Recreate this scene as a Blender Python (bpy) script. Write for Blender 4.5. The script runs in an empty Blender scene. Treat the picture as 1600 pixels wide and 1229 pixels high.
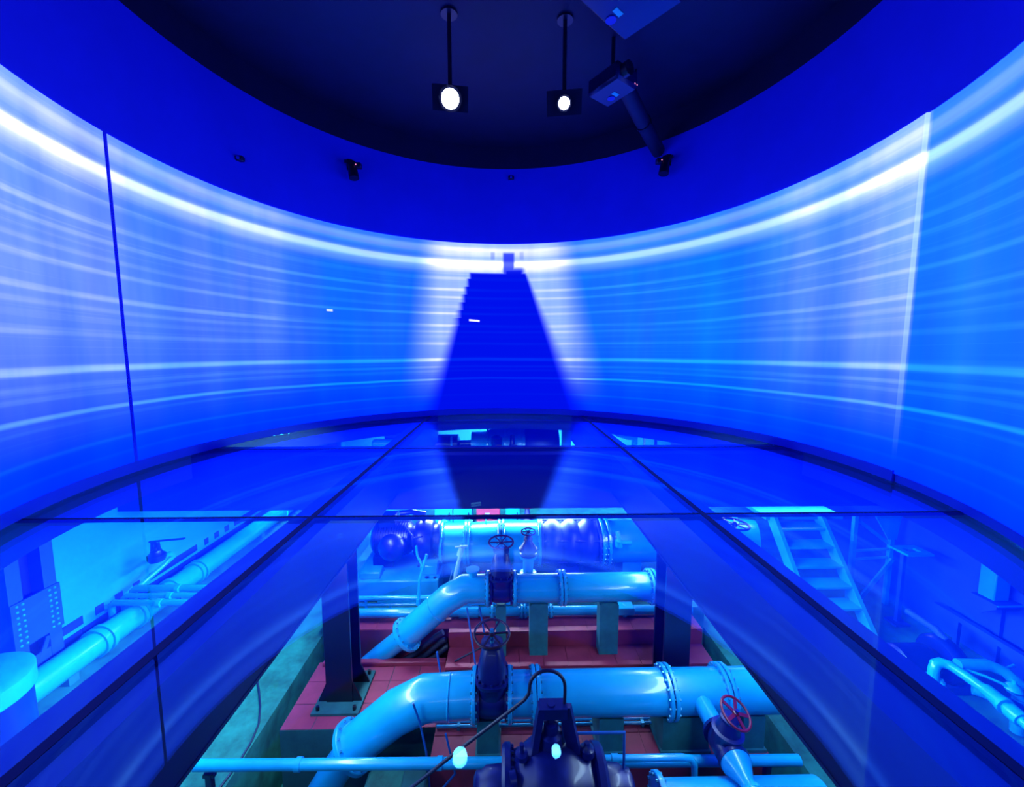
import bpy, math, random
from mathutils import Vector
random.seed(7)
S = bpy.context.scene
COL = S.collection
PI = math.pi

# ------------------------------------------------------------------ camera, world, exposure
cam_d = bpy.data.cameras.new('camera')
cam = bpy.data.objects.new('camera', cam_d)
COL.objects.link(cam)
S.camera = cam
cam.location = (0, 0, 1.55)
cam.rotation_euler = (PI / 2 - .102, 0, -.020)
cam_d.sensor_fit = 'HORIZONTAL'
cam_d.sensor_width = 36
cam_d.lens = 36 * 626 / 1600
cam_d.clip_start = .05
W = bpy.data.worlds.new('world')
S.world = W
W.use_nodes = True
W.node_tree.nodes['Background'].inputs[0].default_value = (0, 0, .02, 1)
W.node_tree.nodes['Background'].inputs[1].default_value = .3
S.view_settings.view_transform = 'Standard'
S.view_settings.look = 'None'
S.view_settings.gamma = 1
S.view_settings.use_curve_mapping = False
S.view_settings.exposure = 0
S.cycles.max_bounces = 10
S.cycles.transparent_max_bounces = 16
S.cycles.caustics_reflective = False
S.cycles.sample_clamp_indirect = 4

HALL = (.54, .76, 1.0)


def area_light(name, loc, size, power, color=HALL, rot=(0, 0, 0), spread=PI):
    d = bpy.data.lights.new(name, 'AREA')
    d.shape = 'RECTANGLE'
    d.size, d.size_y = size
    d.energy = power
    d.color = color
    d.spread = spread
    o = bpy.data.objects.new(name, d)
    COL.objects.link(o)
    o.location = loc
    o.rotation_euler = rot
    return o


# unseen area lights put in to light the pump hall; some get tubes below
area_light('unseen_hall_light', (-.1, 6.45, -.93), (2.8, .14), 230)
area_light('unseen_hall_light', (4.0, 6.45, -.93), (3.4, .14), 30)
area_light('unseen_hall_light', (-2.10, 5.2, -.36), (5.2, .16), 330, (.20, .72, 1.0), rot=(PI / 2 - .62, 0, PI / 2), spread=1.9)  # added behind the left beam to light the left wall evenly
area_light('unseen_hall_light', (2.16, 4.6, -.36), (5.6, .16), 180, (.20, .72, 1.0), rot=(PI / 2 - .62, 0, -PI / 2), spread=1.9)
area_light('unseen_hall_light', (-1.84, 3.8, -.70), (.14, 3.4), 100, rot=(0, -.35, 0))
area_light('unseen_hall_light', (1.91, 3.8, -.70), (.14, 3.4), 60, rot=(0, .35, 0))
area_light('unseen_hall_light', (-.3, .85, -.70), (2.6, .14), 16)  # added weak fill near the viewer, without a fixture
area_light('unseen_hall_light', (0, 6.80, -.5), (11, .2), 620, (.30, .74, 1.0), rot=(PI / 2 - .52, 0, 0), spread=.9)  # added behind the cross beam to light the far pipes and wall
area_light('unseen_hall_light', (0, 13.2, -.6), (9, .14), 900, rot=(PI / 2 - .7, 0, 0))

# ------------------------------------------------------------------ materials


def nn(nt, t, **kw):
    n = nt.nodes.new(t)
    for k, v in kw.items():
        setattr(n, k, v)
    return n


def mat(name, color, rough=.5, metal=0, var=.15, scale=6, emis=None, estr=1, coat=0, bump=0, col2=None, detail=4):
    m = bpy.data.materials.new(name)
    m.use_nodes = True
    nt = m.node_tree
    b = nt.nodes['Principled BSDF']
    b.inputs['Roughness'].default_value = rough
    b.inputs['Metallic'].default_value = metal
    b.inputs['Coat Weight'].default_value = coat
    c1 = tuple(color) + (1,)
    b.inputs['Base Color'].default_value = c1
    if emis:
        b.inputs['Emission Color'].default_value = tuple(emis) + (1,)
        b.inputs['Emission Strength'].default_value = estr
    elif var:
        tc = nn(nt, 'ShaderNodeTexCoord')
        no = nn(nt, 'ShaderNodeTexNoise')
        no.inputs['Scale'].default_value = scale
        no.inputs['Detail'].default_value = detail
        no.inputs['Roughness'].default_value = .65
        nt.links.new(tc.outputs['Object'], no.inputs['Vector'])
        r = nn(nt, 'ShaderNodeValToRGB')
        r.color_ramp.elements[0].position = .34
        r.color_ramp.elements[1].position = .68
        if col2 is None:
            col2 = tuple(min(1, x * (1 + var)) for x in color)
            c1 = tuple(x * (1 - var) for x in color) + (1,)
        r.color_ramp.elements[0].color = c1
        r.color_ramp.elements[1].color = tuple(col2) + (1,)
        nt.links.new(no.outputs['Fac'], r.inputs[0])
        nt.links.new(r.outputs[0], b.inputs['Base Color'])
        if bump:
            bp = nn(nt, 'ShaderNodeBump')
            bp.inputs['Strength'].default_value = bump
            bp.inputs['Distance'].default_value = .02
            nt.links.new(no.outputs['Fac'], bp.inputs['Height'])
            nt.links.new(bp.outputs[0], b.inputs['Normal'])
    return m


PIPE = mat('cyan_pipe_paint', (.004, .37, .72), .28, var=.08, scale=3, coat=.4)
PIPE2 = mat('cyan_plinth_paint', (.006, .30, .62), .4, var=.12, scale=4)
NAVY = mat('navy_cast_paint', (.0012, .006, .12), .36, var=.2, scale=8, coat=.12)
RUBBER = mat('blue_rubber', (.004, .02, .34), .45, var=.15, scale=5)
REDW = mat('red_wheel_paint', (.11, .004, .018), .3, var=.15, scale=12)
DARKW = mat('dark_wheel_paint', (.035, .01, .03), .3, var=.15, scale=12)
TILE = mat('red_tile_glaze', (.33, .026, .075), .62, var=.12, scale=5)
REDP = mat('red_floor_paint', (.34, .03, .075), .5, var=.2, scale=3)
CONC = mat('teal_concrete', (.006, .075, .066), .75, scale=3.6, col2=(.016, .22, .18), bump=.3, detail=8)
CONCD = mat('dark_teal_concrete', (.006, .07, .085), .8, scale=3, col2=(.012, .13, .14), bump=.4, detail=8)
BLOCK = mat('green_grey_block', (.008, .12, .145), .7, scale=5, col2=(.012, .19, .22), bump=.2, detail=6)
STEEL = mat('dark_painted_steel', (.002, .003, .014), .35, var=.2, scale=5)
BEAM = mat('navy_painted_beam', (.002, .003, .018), .5, var=.1, scale=3)
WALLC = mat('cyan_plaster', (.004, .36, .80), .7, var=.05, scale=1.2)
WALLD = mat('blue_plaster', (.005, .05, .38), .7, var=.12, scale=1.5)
SLOT = mat('dark_opening', (.002, .01, .20), .7, var=.1, scale=3)
RING = mat('blue_upper_wall', (.01, .02, .56), .75, var=.05, scale=.9)
SKIRT = mat('blue_skirting', (.008, .02, .42), .6, var=.05, scale=2)
BLACK = mat('black_ceiling', (.002, .002, .026), .6, var=.2, scale=2)
CASE = mat('dark_projector_case', (.004, .006, .05), .35, var=.1, scale=5)
BLKM = mat('black_metal', (.004, .004, .016), .35, var=.2, scale=9)
BOLT = mat('bolt_steel', (.05, .35, .55), .25, metal=.5, var=.1, scale=20)
JOINT = mat('dark_silicone', (.002, .002, .018), .7, var=.1, scale=8)
CABLE = mat('dark_cable', (.008, .012, .05), .5, var=.1, scale=9)
GREYH = mat('grey_blue_hose', (.02, .13, .30), .45, var=.1, scale=9)
ROD = mat('thin_rod_paint', (.006, .10, .42), .35, var=.1, scale=9)
LENS = mat('lamp_lens', (.8, .9, 1), .1, emis=(.75, .86, 1), estr=60)
TUBE = mat('lit_tube', (.8, .9, 1), .4, emis=HALL, estr=3)
GREENL = mat('green_label', (.03, .75, .45), .6, var=.05)
REDLED = mat('red_led', (.6, .1, .2), .4, emis=(.9, .25, .5), estr=1.2)
WHITEB = mat('white_box', (.35, .62, .78), .5, var=.06, scale=5)
PINK = mat('magenta_sign_paint', (.30, .05, .25), .5, var=.1, scale=6)


def glass_material():
    m = bpy.data.materials.new('walk_on_glass')
    m.use_nodes = True
    nt = m.node_tree
    nt.nodes.clear()
    out = nn(nt, 'ShaderNodeOutputMaterial')
    mix = nn(nt, 'ShaderNodeMixShader')
    tr = nn(nt, 'ShaderNodeBsdfTransparent')
    tr.inputs[0].default_value = (.90, .97, 1, 1)
    gl = nn(nt, 'ShaderNodeBsdfGlossy')
    gl.inputs['Roughness'].default_value = .004
    gl.inputs['Color'].default_value = (.13, .60, 1, 1)      # blue-coated glass
    fr = nn(nt, 'ShaderNodeFresnel')
    geo = nn(nt, 'ShaderNodeNewGeometry')
    mr = nn(nt, 'ShaderNodeMapRange')           # the same index on the way in and on the way out of the pane
    mr.inputs[3].default_value = 1.38
    mr.inputs[4].default_value = 1 / 1.38
    nt.links.new(geo.outputs['Backfacing'], mr.inputs[0])
    nt.links.new(mr.outputs[0], fr.inputs['IOR'])
    nt.links.new(fr.outputs[0], mix.inputs[0])
    nt.links.new(tr.outputs[0], mix.inputs[1])
    nt.links.new(gl.outputs[0], mix.inputs[2])
    nt.links.new(mix.outputs[0], out.inputs[0])
    return m


GLASS = glass_material()


class X:
    """tiny expression builder for math nodes"""
    nt = None

    def __init__(s, sock):
        s.s = sock

    @staticmethod
    def op(o, *a, clamp=False):
        n = X.nt.nodes.new('ShaderNodeMath')
        n.operation = o
        n.use_clamp = clamp
        for i, v in enumerate(a):
            if isinstance(v, X):
                X.nt.links.new(v.s, n.inputs[i])
            else:
                n.inputs[i].default_value = v
        return X(n.outputs[0])

    def __add__(s, o): return X.op('ADD', s, o)
    __radd__ = __add__
    def __sub__(s, o): return X.op('SUBTRACT', s, o)
    def __rsub__(s, o): return X.op('SUBTRACT', o, s)
    def __mul__(s, o): return X.op('MULTIPLY', s, o)
    __rmul__ = __mul__
    def __truediv__(s, o): return X.op('DIVIDE', s, o)
    def abs(s): return X.op('ABSOLUTE', s)
    def max(s, o): return X.op('MAXIMUM', s, o)
    def gt(s, o): return X.op('GREATER_THAN', s, o)

    def step(s, a, b):
        n = X.nt.nodes.new('ShaderNodeMapRange')
        n.interpolation_type = 'SMOOTHSTEP'
        X.nt.links.new(s.s, n.inputs[0])
        for i, v in ((1, a), (2, b)):
            if isinstance(v, X):
                X.nt.links.new(v.s, n.inputs[i])
            else:
                n.inputs[i].default_value = v
        return X(n.outputs[0])

    def curve(s, pts, x0, x1, y1=1.0):
        """piecewise curve through pts, which run from x0 to x1"""
        n = X.nt.nodes.new('ShaderNodeFloatCurve')
        c = n.mapping.curves[0]
        P = [((x - x0) / (x1 - x0), y / y1) for x, y in pts]
        c.points[0].location = P[0]
        c.points[1].location = P[-1]
        for p in P[1:-1]:
            c.points.new(*p)
        for p in c.points:
            p.handle_type = 'AUTO_CLAMPED'
        n.mapping.update()
        t = (s - x0) / (x1 - x0)
        X.nt.links.new(t.s, n.inputs['Value'])
        return X(n.outputs[0]) * y1


STREAKS = [(4.03, .30, .045), (3.90, .22, .035), (3.71, 1.0, .05), (3.60, .5, .08), (3.33, .28, .04), (3.06, .5, .032),
           (2.87, .48, .028), (2.66, .22, .03), (2.49, .5, .028), (2.19, .5, .03), (2.05, .28, .03), (1.93, .14, .03),
           (1.76, .4, .03), (1.37, .75, .032), (1.20, .42, .026), (1.10, .32, .026), (.90, .66, .022), (.80, .2, .02),
           (.50, .26, .022), (.30, .10, .02)]


def screen_material():
    """the picture shown on the panorama screen: drifting bands of light and a stepped tower"""
    m = bpy.data.materials.new('panorama_picture')
    m.use_nodes = True
    nt = m.node_tree
    nt.nodes.clear()
    X.nt = nt
    out = nn(nt, 'ShaderNodeOutputMaterial')
    em = nn(nt, 'ShaderNodeEmission')
    uv = nn(nt, 'ShaderNodeUVMap')
    sep = nn(nt, 'ShaderNodeSeparateXYZ')
    nt.links.new(uv.outputs[0], sep.inputs[0])
    az = X(sep.outputs[0]) * 300 - 150
    z = X(sep.outputs[1]) * 4.2

    def noise(a, b, scale, detail=2, off=0):
        cb = nn(nt, 'ShaderNodeCombineXYZ')
        nt.links.new((az * a + off).s, cb.inputs[0])
        nt.links.new((z * b).s, cb.inputs[1])
        no = nn(nt, 'ShaderNodeTexNoise')
        no.inputs['Scale'].default_value = scale
        no.inputs['Detail'].default_value = detail
        nt.links.new(cb.outputs[0], no.inputs['Vector'])
        return X(no.outputs['Fac'])

    wob = (noise(.02, .35, 1, 2) - .5) * .11
    zz = z + wob
    # bands
    xs = sorted({0, 4.2, *[round(c + k * s, 4) for c, a, s in STREAKS for k in (-2, -1, 0, 1, 2)]})
    keep = [xs[0]]
    for x in xs[1:]:
        if x - keep[-1] > .012:
            keep.append(x)
    keep[-1] = 4.2
    val = lambda q: min(1, sum(a * math.exp(-((q - c) / s) ** 2 / 1.2) for c, a, s in STREAKS))
    band = zz.curve([(q, val(q)) for q in keep], 0, 4.2)
    band = band * (noise(.035, 9, 1, 3, 5) * 2.2 - .3).max(0)
    main = zz.curve([(0, 0), (.865, 0), (.90, .6), (.935, 0), (1.31, 0), (1.37, .6), (1.43, .06), (1.5, 0), (3.36, 0), (3.50, .14), (3.62, .40), (3.71, 1.0), (3.77, .4), (3.84, .06), (3.90, .1), (4.02, .34), (4.1, .08), (4.2, .05)], 0, 4.2)
    band = band * .75 + main * (noise(.03, .8, 1, 2, 15) * .9 + .35)
    fine = (noise(.012, 24, 1, 3, 11) - .55).max(0) * 1.0
    band = band + fine * z.step(.4, 1.0) * .55
    # pale upright glows
    glow = az.curve([(-150, .4), (-128, .5), (-110, .62), (-104, .6), (-98, .5), (-92, .46), (-86, .27), (-80, .2), (-76, .3),
                     (-72, .2), (-67, .27), (-63, .25), (-58, .13), (-52, .05), (-44, .02), (-34, .03), (0, 0), (36, .03), (60, .02), (70, .08),
                     (76, .25), (80, .30), (84, .26), (90, .5), (96, .66), (98.6, .72), (99.3, .03), (110, .05), (150, .02)], -150, 150)
    glow = glow * z.step(.35, 2.4) * (noise(.22, .35, 1, 3, 3) * 1.5 + .25)
    c0 = (3.48 - z) * .57 - 1.2
    d = (az - c0)
    hwo = (3.5 - z) * 2.1 + 21.8
    flank = 1 - (d.abs() / hwo).step(.70, 1.26)
    flank = flank * flank * z.step(.25, 2.2) * 1.25
    glow = glow.max(flank * (noise(.3, .2, 1, 2, 9) * .5 + .68))
    # tower, stepped on its left side
    zq = X.op('SNAP', z + .08, .19)
    top = z.gt(2.2)
    zl = z + (zq - z) * top
    hwl = (3.48 - zl) * 4.4 + 8.2 - ((3.48 - zl) * .57 - 1.2)
    hwr = (3.48 - z) * 4.4 + 8.2 + c0
    soft = (3.6 - z) * .85 + .35
    ml = (az + hwl).step(soft * -1.0, soft)
    mr_ = 1 - (az - hwr).step(soft * -1.2, soft * 1.2)
    tw = ml * mr_ * (1 - z.step(3.46, 3.51))
    fig = (1 - (az - 1.9).abs().step(1.2, 2.1)) * (1 - z.step(3.93, 4.02)) * .9
    fig = fig * z.step(3.3, 3.4)
    figb = (1 - (az - 3.4).abs().step(2.0, 4.0)) * (1 - z.step(3.52, 3.72)) * z.step(3.3, 3.4)
    p1 = (1 - (az + 2.8).abs().step(.3, .9)) * (1 - (z - 3.9).abs().step(.05, .13)) * .4
    p2 = (1 - (az - 5.7).abs().step(.3, .9)) * (1 - (z - 3.9).abs().step(.05, .13)) * .3
    tw = tw.max(fig).max(figb).max(p1).max(p2)
    lit = 1 - tw
    base_g = z.curve([(0, .035), (.3, .055), (.8, .10), (1.4, .155), (2.2, .18), (3.2, .20), (4.2, .24)], 0, 4.2)
    right = az.step(5, 70)
    base_g = base_g * (right * .25 + .74) * (noise(.1, .3, 1, 3, 21) * .9 + .45)
    edge = (1 - (az - 98.85).abs().step(.08, .32)) * z.step(.15, .5)  # projector light spilling onto the panel edge, drawn into the picture
    dash = (1 - (az + 8.4).abs().step(1.4, 1.7)) * (1 - (z - 2.335 + (az + 8.4) * .006).abs().step(.018, .028))
    dash = dash.max((1 - (az + 48.6).abs().step(.6, .9)) * (1 - (z - 2.42).abs().step(.015, .03)) * .7)
    low = z.step(.05, .9) * .4 + .6
    bl = band * (lit * .92 + .08) * low
    mw = main * (lit * .95 + .05) * z.step(1.6, 3.0)
    gl_ = glow * lit
    r = gl_ * .27 + bl * gl_ * 1.0 + mw * .40 + edge * .22 * z.step(.2, 2.5) + dash
    g = base_g * lit + .005 + gl_ * .32 + bl * (gl_ * .6 + .25) + mw * .26 + edge * .28 * z.step(.0, 2.5) + dash
    b = lit * 3.5 * low + .85 + bl * 1.2 + dash
    cb = nn(nt, 'ShaderNodeCombineXYZ')
    for i, c in enumerate((r, g, b)):
        nt.links.new(c.s, cb.inputs[i])
    nt.links.new(cb.outputs[0], em.inputs[0])
    em.inputs[1].default_value = 1.0
    nt.links.new(em.outputs[0], out.inputs[0])
    return m


SCREEN = screen_material()

# ------------------------------------------------------------------ mesh builder


class MB:
    def __init__(s):
        s.v, s.f, s.uv = [], [], None

    def add(s, vs, fs):
        b = len(s.v)
        s.v += [tuple(v) for v in vs]
        s.f += [tuple(i + b for i in f) for f in fs]
        return s

    def box(s, lo, hi, bev=0):
        (a, b, c), (d, e, f) = lo, hi
        if bev:
            h = bev
            pts = []
            rings = [(c, h), (c + h, 0), (f - h, 0), (f, h)]
            for z, i in rings:
                pts += [(a + i + h * (i == 0), b + i, z), (d - i - h * (i == 0), b + i, z), (d - i, b + i + h * (i == 0), z), (d - i, e - i - h * (i == 0), z),
                        (d - i - h * (i == 0), e - i, z), (a + i + h * (i == 0), e - i, z), (a + i, e - i - h * (i == 0), z), (a + i, b + i + h * (i == 0), z)]
            fs = [tuple(range(7, -1, -1)), tuple(range(24, 32))]
            for k in range(3):
                for j in range(8):
                    fs.append((k * 8 + j, k * 8 + (j + 1) % 8, k * 8 + 8 + (j + 1) % 8, k * 8 + 8 + j))
            return s.add(pts, fs)
        return s.add([(a, b, c), (d, b, c), (d, e, c), (a, e, c), (a, b, f), (d, b, f), (d, e, f), (a, e, f)],
                     [(3, 2, 1, 0), (4, 5, 6, 7), (0, 1, 5, 4), (1, 2, 6, 5), (2, 3, 7, 6), (3, 0, 4, 7)])

    def bar(s, p, q, w, h, up=(0, 0, 1)):
        p, q = Vector(p), Vector(q)
        d = (q - p).normalized()
        u = Vector(up)
        if abs(d.dot(u)) > .98:
            u = Vector((0, 1, 0))
        x = d.cross(u).normalized() * w / 2
        y = x.cross(d).normalized() * h / 2
        vs = [c + i * x + j * y for c in (p, q) for i, j in ((-1, -1), (1, -1), (1, 1), (-1, 1))]
        return s.add(vs, [(0, 1, 2, 3), (7, 6, 5, 4), (0, 4, 5, 1), (1, 5, 6, 2), (2, 6, 7, 3), (3, 7, 4, 0)])

    def lathe(s, o, axis, prof, n=32, closed=False):
        """prof: (distance along axis, radius)"""
        o, d = Vector(o), Vector(axis).normalized()
        u = d.orthogonal().normalized()
        w = d.cross(u)
        vs, fs = [], []
        for t, r in prof:
            for k in range(n):
                a = 2 * PI * k / n
                vs.append(o + d * t + (u * math.cos(a) + w * math.sin(a)) * r)
        m = len(prof)
        for i in range(m - 1 if not closed else m):
            i2 = (i + 1) % m
            for k in range(n):
                k2 = (k + 1) % n
                fs.append((i * n + k, i * n + k2, i2 * n + k2, i2 * n + k))
        if not closed:
            if prof[0][1] > 1e-4:
                fs.append(tuple(range(n - 1, -1, -1)))
            if prof[-1][1] > 1e-4:
                fs.append(tuple((m - 1) * n + k for k in range(n)))
        return s.add(vs, fs)

    def cyl(s, p, q, r, n=24, r2=None):
        p, q = Vector(p), Vector(q)
        return s.lathe(p, q - p, [(0, r), ((q - p).length, r if r2 is None else r2)], n)

    def torus(s, c, axis, R, r, n=32, m=10):
        return s.lathe(c, axis, [(r * math.sin(2 * PI * k / m), R + r * math.cos(2 * PI * k / m)) for k in range(m)], n, True)

    def tube(s, pts, r, n=16, caps=True):
        P = [Vector(p) for p in pts]
        m = len(P)
        d0 = (P[1] - P[0]).normalized()
        u = d0.orthogonal().normalized()
        vs, fs = [], []
        rr = r if isinstance(r, (list, tuple)) else [r] * m
        for i in range(m):
            a = (P[i] - P[i - 1]).normalized() if i else None
            b = (P[i + 1] - P[i]).normalized() if i < m - 1 else None
            t = (a + b).normalized() if a is not None and b is not None else (a if b is None else b)
            if i:
                ax = dprev.cross(t)
                if ax.length > 1e-6:
                    ang = dprev.angle(t)
                    from mathutils import Matrix
                    u = Matrix.Rotation(ang, 3, ax.normalized()) @ u
            dprev = t
            u = (u - t * u.dot(t)).normalized()
            w = t.cross(u)
            k = 1
            bend = None
            if a is not None and b is not None:
                c = a.dot(t)
                if c < .999:
                    k = 1 / max(c, .35)
                    bend = (a - b).normalized()
            for j in range(n):
                g = 2 * PI * j / n
                off = (u * math.cos(g) + w * math.sin(g)) * rr[i]
                if bend is not None:
                    off += bend * off.dot(bend) * (k - 1)
                vs.append(P[i] + off)
        for i in range(m - 1):
            for j in range(n):
                j2 = (j + 1) % n
                fs.append((i * n + j, i * n + j2, i * n + n + j2, i * n + n + j))
        if caps:
            fs += [tuple(range(n - 1, -1, -1)), tuple((m - 1) * n + j for j in range(n))]
        return s.add(vs, fs)

    def prism(s, poly, z0, z1):
        n = len(poly)
        vs = [(x, y, z0) for x, y in poly] + [(x, y, z1) for x, y in poly]
        return s.add(vs, [tuple(range(n - 1, -1, -1)), tuple(range(n, 2 * n))] + [(i, (i + 1) % n, n + (i + 1) % n, n + i) for i in range(n)])

    def prism_y(s, poly, y0, y1):
        """outline in x, z pushed along y"""
        n = len(poly)
        vs = [(x, y1, z) for x, z in poly] + [(x, y0, z) for x, z in poly]
        return s.add(vs, [tuple(range(n - 1, -1, -1)), tuple(range(n, 2 * n))] + [(i, (i + 1) % n, n + (i + 1) % n, n + i) for i in range(n)])

    def prism_x(s, poly, x0, x1):
        n = len(poly)
        vs = [(x0, y, z) for y, z in poly] + [(x1, y, z) for y, z in poly]
        return s.add(vs, [tuple(range(n - 1, -1, -1)), tuple(range(n, 2 * n))] + [(i, (i + 1) % n, n + (i + 1) % n, n + i) for i in range(n)])


ORG = {}


def finish(name, mb, m, parent=None, origin=None, smooth=True, kind=None, label=None):
    o0 = Vector(ORG[parent.name]) if parent is not None else Vector(origin or (0, 0, 0))
    me = bpy.data.meshes.new(name)
    me.from_pydata([tuple(Vector(v) - o0) for v in mb.v], [], mb.f)
    me.materials.append(m)
    if smooth:
        me.polygons.foreach_set('use_smooth', [True] * len(me.polygons))
        me.set_sharp_from_angle(angle=math.radians(38))
    me.update()
    o = bpy.data.objects.new(name, me)
    COL.objects.link(o)
    if parent is not None:
        o.parent = parent
    else:
        o.location = o0
    ORG[o.name] = tuple(o0)
    if kind:
        o['kind'] = kind
    if label:
        o['label'] = label
    return o


def part(name, mb, m, parent, **k):
    return finish(name, mb, m, parent, **k)


def struct(name, mb, m, origin=None, **k):
    return finish(name, mb, m, None, origin, kind='structure', **k)


def thing(name, label, cat, loc, group=None):
    o = bpy.data.objects.new(name, None)
    o.empty_display_size = .1
    COL.objects.link(o)
    o.location = loc
    o['label'] = label
    o['category'] = cat
    if group:
        o['group'] = group
    ORG[o.name] = tuple(loc)
    return o


def single(name, label, cat, mb, m, loc, group=None, **k):
    o = finish(name, mb, m, None, loc, **k)
    o['label'] = label
    o['category'] = cat
    if group:
        o['group'] = group
    return o


def copy_tree(o, parent=None):
    c = o.copy()
    COL.objects.link(c)
    if parent is not None:
        c.parent = parent
    for ch in list(o.children):
        copy_tree(ch, c)
    return c


def arc(c, u, w, r, a0, a1, n):
    c, u, w = Vector(c), Vector(u), Vector(w)
    return [c + u * (r * math.cos(a0 + (a1 - a0) * k / n)) + w * (r * math.sin(a0 + (a1 - a0) * k / n)) for k in range(n + 1)]


# ------------------------------------------------------------------ the round viewing chamber
CX, CY, R = -.036, 5.354, 4.76
ZB, ZT, ZU = .14, 4.18, 5.93


def cpt(az, r, z):
    a = math.radians(az)
    return (CX + r * math.sin(a), CY + r * math.cos(a), z)


def shell(a0, a1, r0, r1, z0, z1, step=1.5):
    mb = MB()
    n = max(2, int(abs(a1 - a0) / step))
    vs = []
    for k in range(n + 1):
        a = a0 + (a1 - a0) * k / n
        vs += [cpt(a, r0, z0), cpt(a, r0, z1), cpt(a, r1, z1), cpt(a, r1, z0)]
    fs = [(3, 2, 1, 0), (4 * n, 4 * n + 1, 4 * n + 2, 4 * n + 3)]
    for k in range(n):
        i, j = 4 * k, 4 * k + 4
        for e in range(4):
            g = (e + 1) % 4
            fs.append((i + e, i + g, j + g, j + e))
    return mb.add(vs, fs)


up = struct('wall_upper', shell(-150, 150, R + .02, R + .22, ZT, ZU), RING)
scr = struct('wall_screen', shell(-150, 150, R + .07, R + .22, 0, ZT), BLKM)


def screen_panel(a0, a1, r, z0=ZB):
    mb = shell(a0, a1, r, r + .03, z0, ZT)
    o = part('screen_panel', mb, SCREEN, scr)
    me = o.data
    uvl = me.uv_layers.new(name='UVMap')
    n = len(mb.v) // 4
    for lp in me.loops:
        k, e = divmod(lp.vertex_index, 4)
        uvl.data[lp.index].uv = ((a0 + (a1 - a0) * k / (n - 1) + 150) / 300, (z0 if e in (0, 3) else ZT) / 4.2)
    return o


screen_panel(-150, -92.1, R)
screen_panel(-91.4, 98.93, R)
screen_panel(98.93, 150, R + .03, .10)
part('joint_strip', shell(-92.1, -91.4, R + .006, R + .04, ZB, ZT), RING, scr)
struct('baseboard_round', shell(-150, 98.85, R + .015, R + .07, 0, ZB), SKIRT)
struct('baseboard_right', shell(99.0, 150, R + .04, R + .07, 0, .10), SKIRT)

# ceiling
cm = MB()
cm.prism([cpt(a, R + .22, 0)[:2] for a in range(0, 360, 4)], ZU + .5, ZU + .6)
ceil = struct('ceiling', cm, BLACK)
struct('wall_ceiling_rim', shell(-180, 180, R + .02, R + .22, ZU, ZU + .5), BLACK)
# floor: glass panes on beams
XL, XR, Y1, Y2, Y3 = -1.82, 1.92, 3.70, 6.42, 8.95
RG = R + .06


def clip(poly, ax, val, keep_less):
    outp = []
    for i in range(len(poly)):
        a, b = poly[i], poly[(i + 1) % len(poly)]
        ia = (a[ax] <= val) == keep_less
        ib = (b[ax] <= val) == keep_less
        if ia:
            outp.append(a)
        if ia != ib:
            t = (val - a[ax]) / (b[ax] - a[ax])
            outp.append((a[0] + (b[0] - a[0]) * t, a[1] + (b[1] - a[1]) * t))
    return outp


disc = [(CX + RG * math.cos(2 * PI * k / 180), CY + RG * math.sin(2 * PI * k / 180)) for k in range(180)]
fl_org = MB()
fl_org.prism([(-3.6, -1.2), (3.6, -1.2), (3.6, .30), (-3.6, .30)], -.25, 0)
floor = struct('floor', fl_org, CONCD)
xs = [(-9, XL), (XL, XR), (XR, 9)]
ys = [(-9, .95), (.95, Y1), (Y1, Y2), (Y2, Y3), (Y3, 20)]
g = .009
for x0, x1 in xs:
    for y0, y1 in ys:
        p = clip(disc, 0, x0 + g, False)
        p = clip(p, 0, x1 - g, True) if p else p
        p = clip(p, 1, y0 + g, False) if p else p
        p = clip(p, 1, y1 - g, True) if p else p
        if len(p) > 2:
            part('glass_pane', MB().prism(p, -.03, 0), GLASS, floor, smooth=False)


def chord(x):
    d = math.sqrt(max(RG ** 2 - (x - CX) ** 2, 0))
    return CY - d, CY + d


def chordx(y):
    d = math.sqrt(max(RG ** 2 - (y - CY) ** 2, 0))
    return CX - d, CX + d


for x in (XL, XR):
    a, b = chord(x)
    part('joint_strip', MB().box((x - .028, a, -.034), (x + .028, b, .002)), JOINT, floor)
for y, h in ((.95, .012), (Y1, .014), (Y2, .016), (Y3, .014)):
    a, b = chordx(y)
    part('joint_strip', MB().box((a, y - h, -.034), (b, y + h, .0015)), JOINT, floor)


def floor_beam(lo, hi, along):
    t = thing('floor_beam', '', 'beam', ((lo[0] + hi[0]) / 2, (lo[1] + hi[1]) / 2, lo[2]))
    e = .025
    (a, b, c), (d, f, h) = lo, hi
    part('top_flange', MB().box((a, b, h - e), (d, f, h)), BEAM, t)
    part('bottom_flange', MB().box((a, b, c), (d, f, c + e)), BEAM, t)
    w = MB()
    if along == 'y':
        w.box((a + .004, b, c + e), (a + .03, f, h - e)).box((d - .03, b, c + e), (d - .004, f, h - e))
    else:
        w.box((a, b + .004, c + e), (d, b + .03, h - e)).box((a, f - .03, c + e), (d, f - .004, h - e))
    part('web', w, BEAM, t)
    return t


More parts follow.
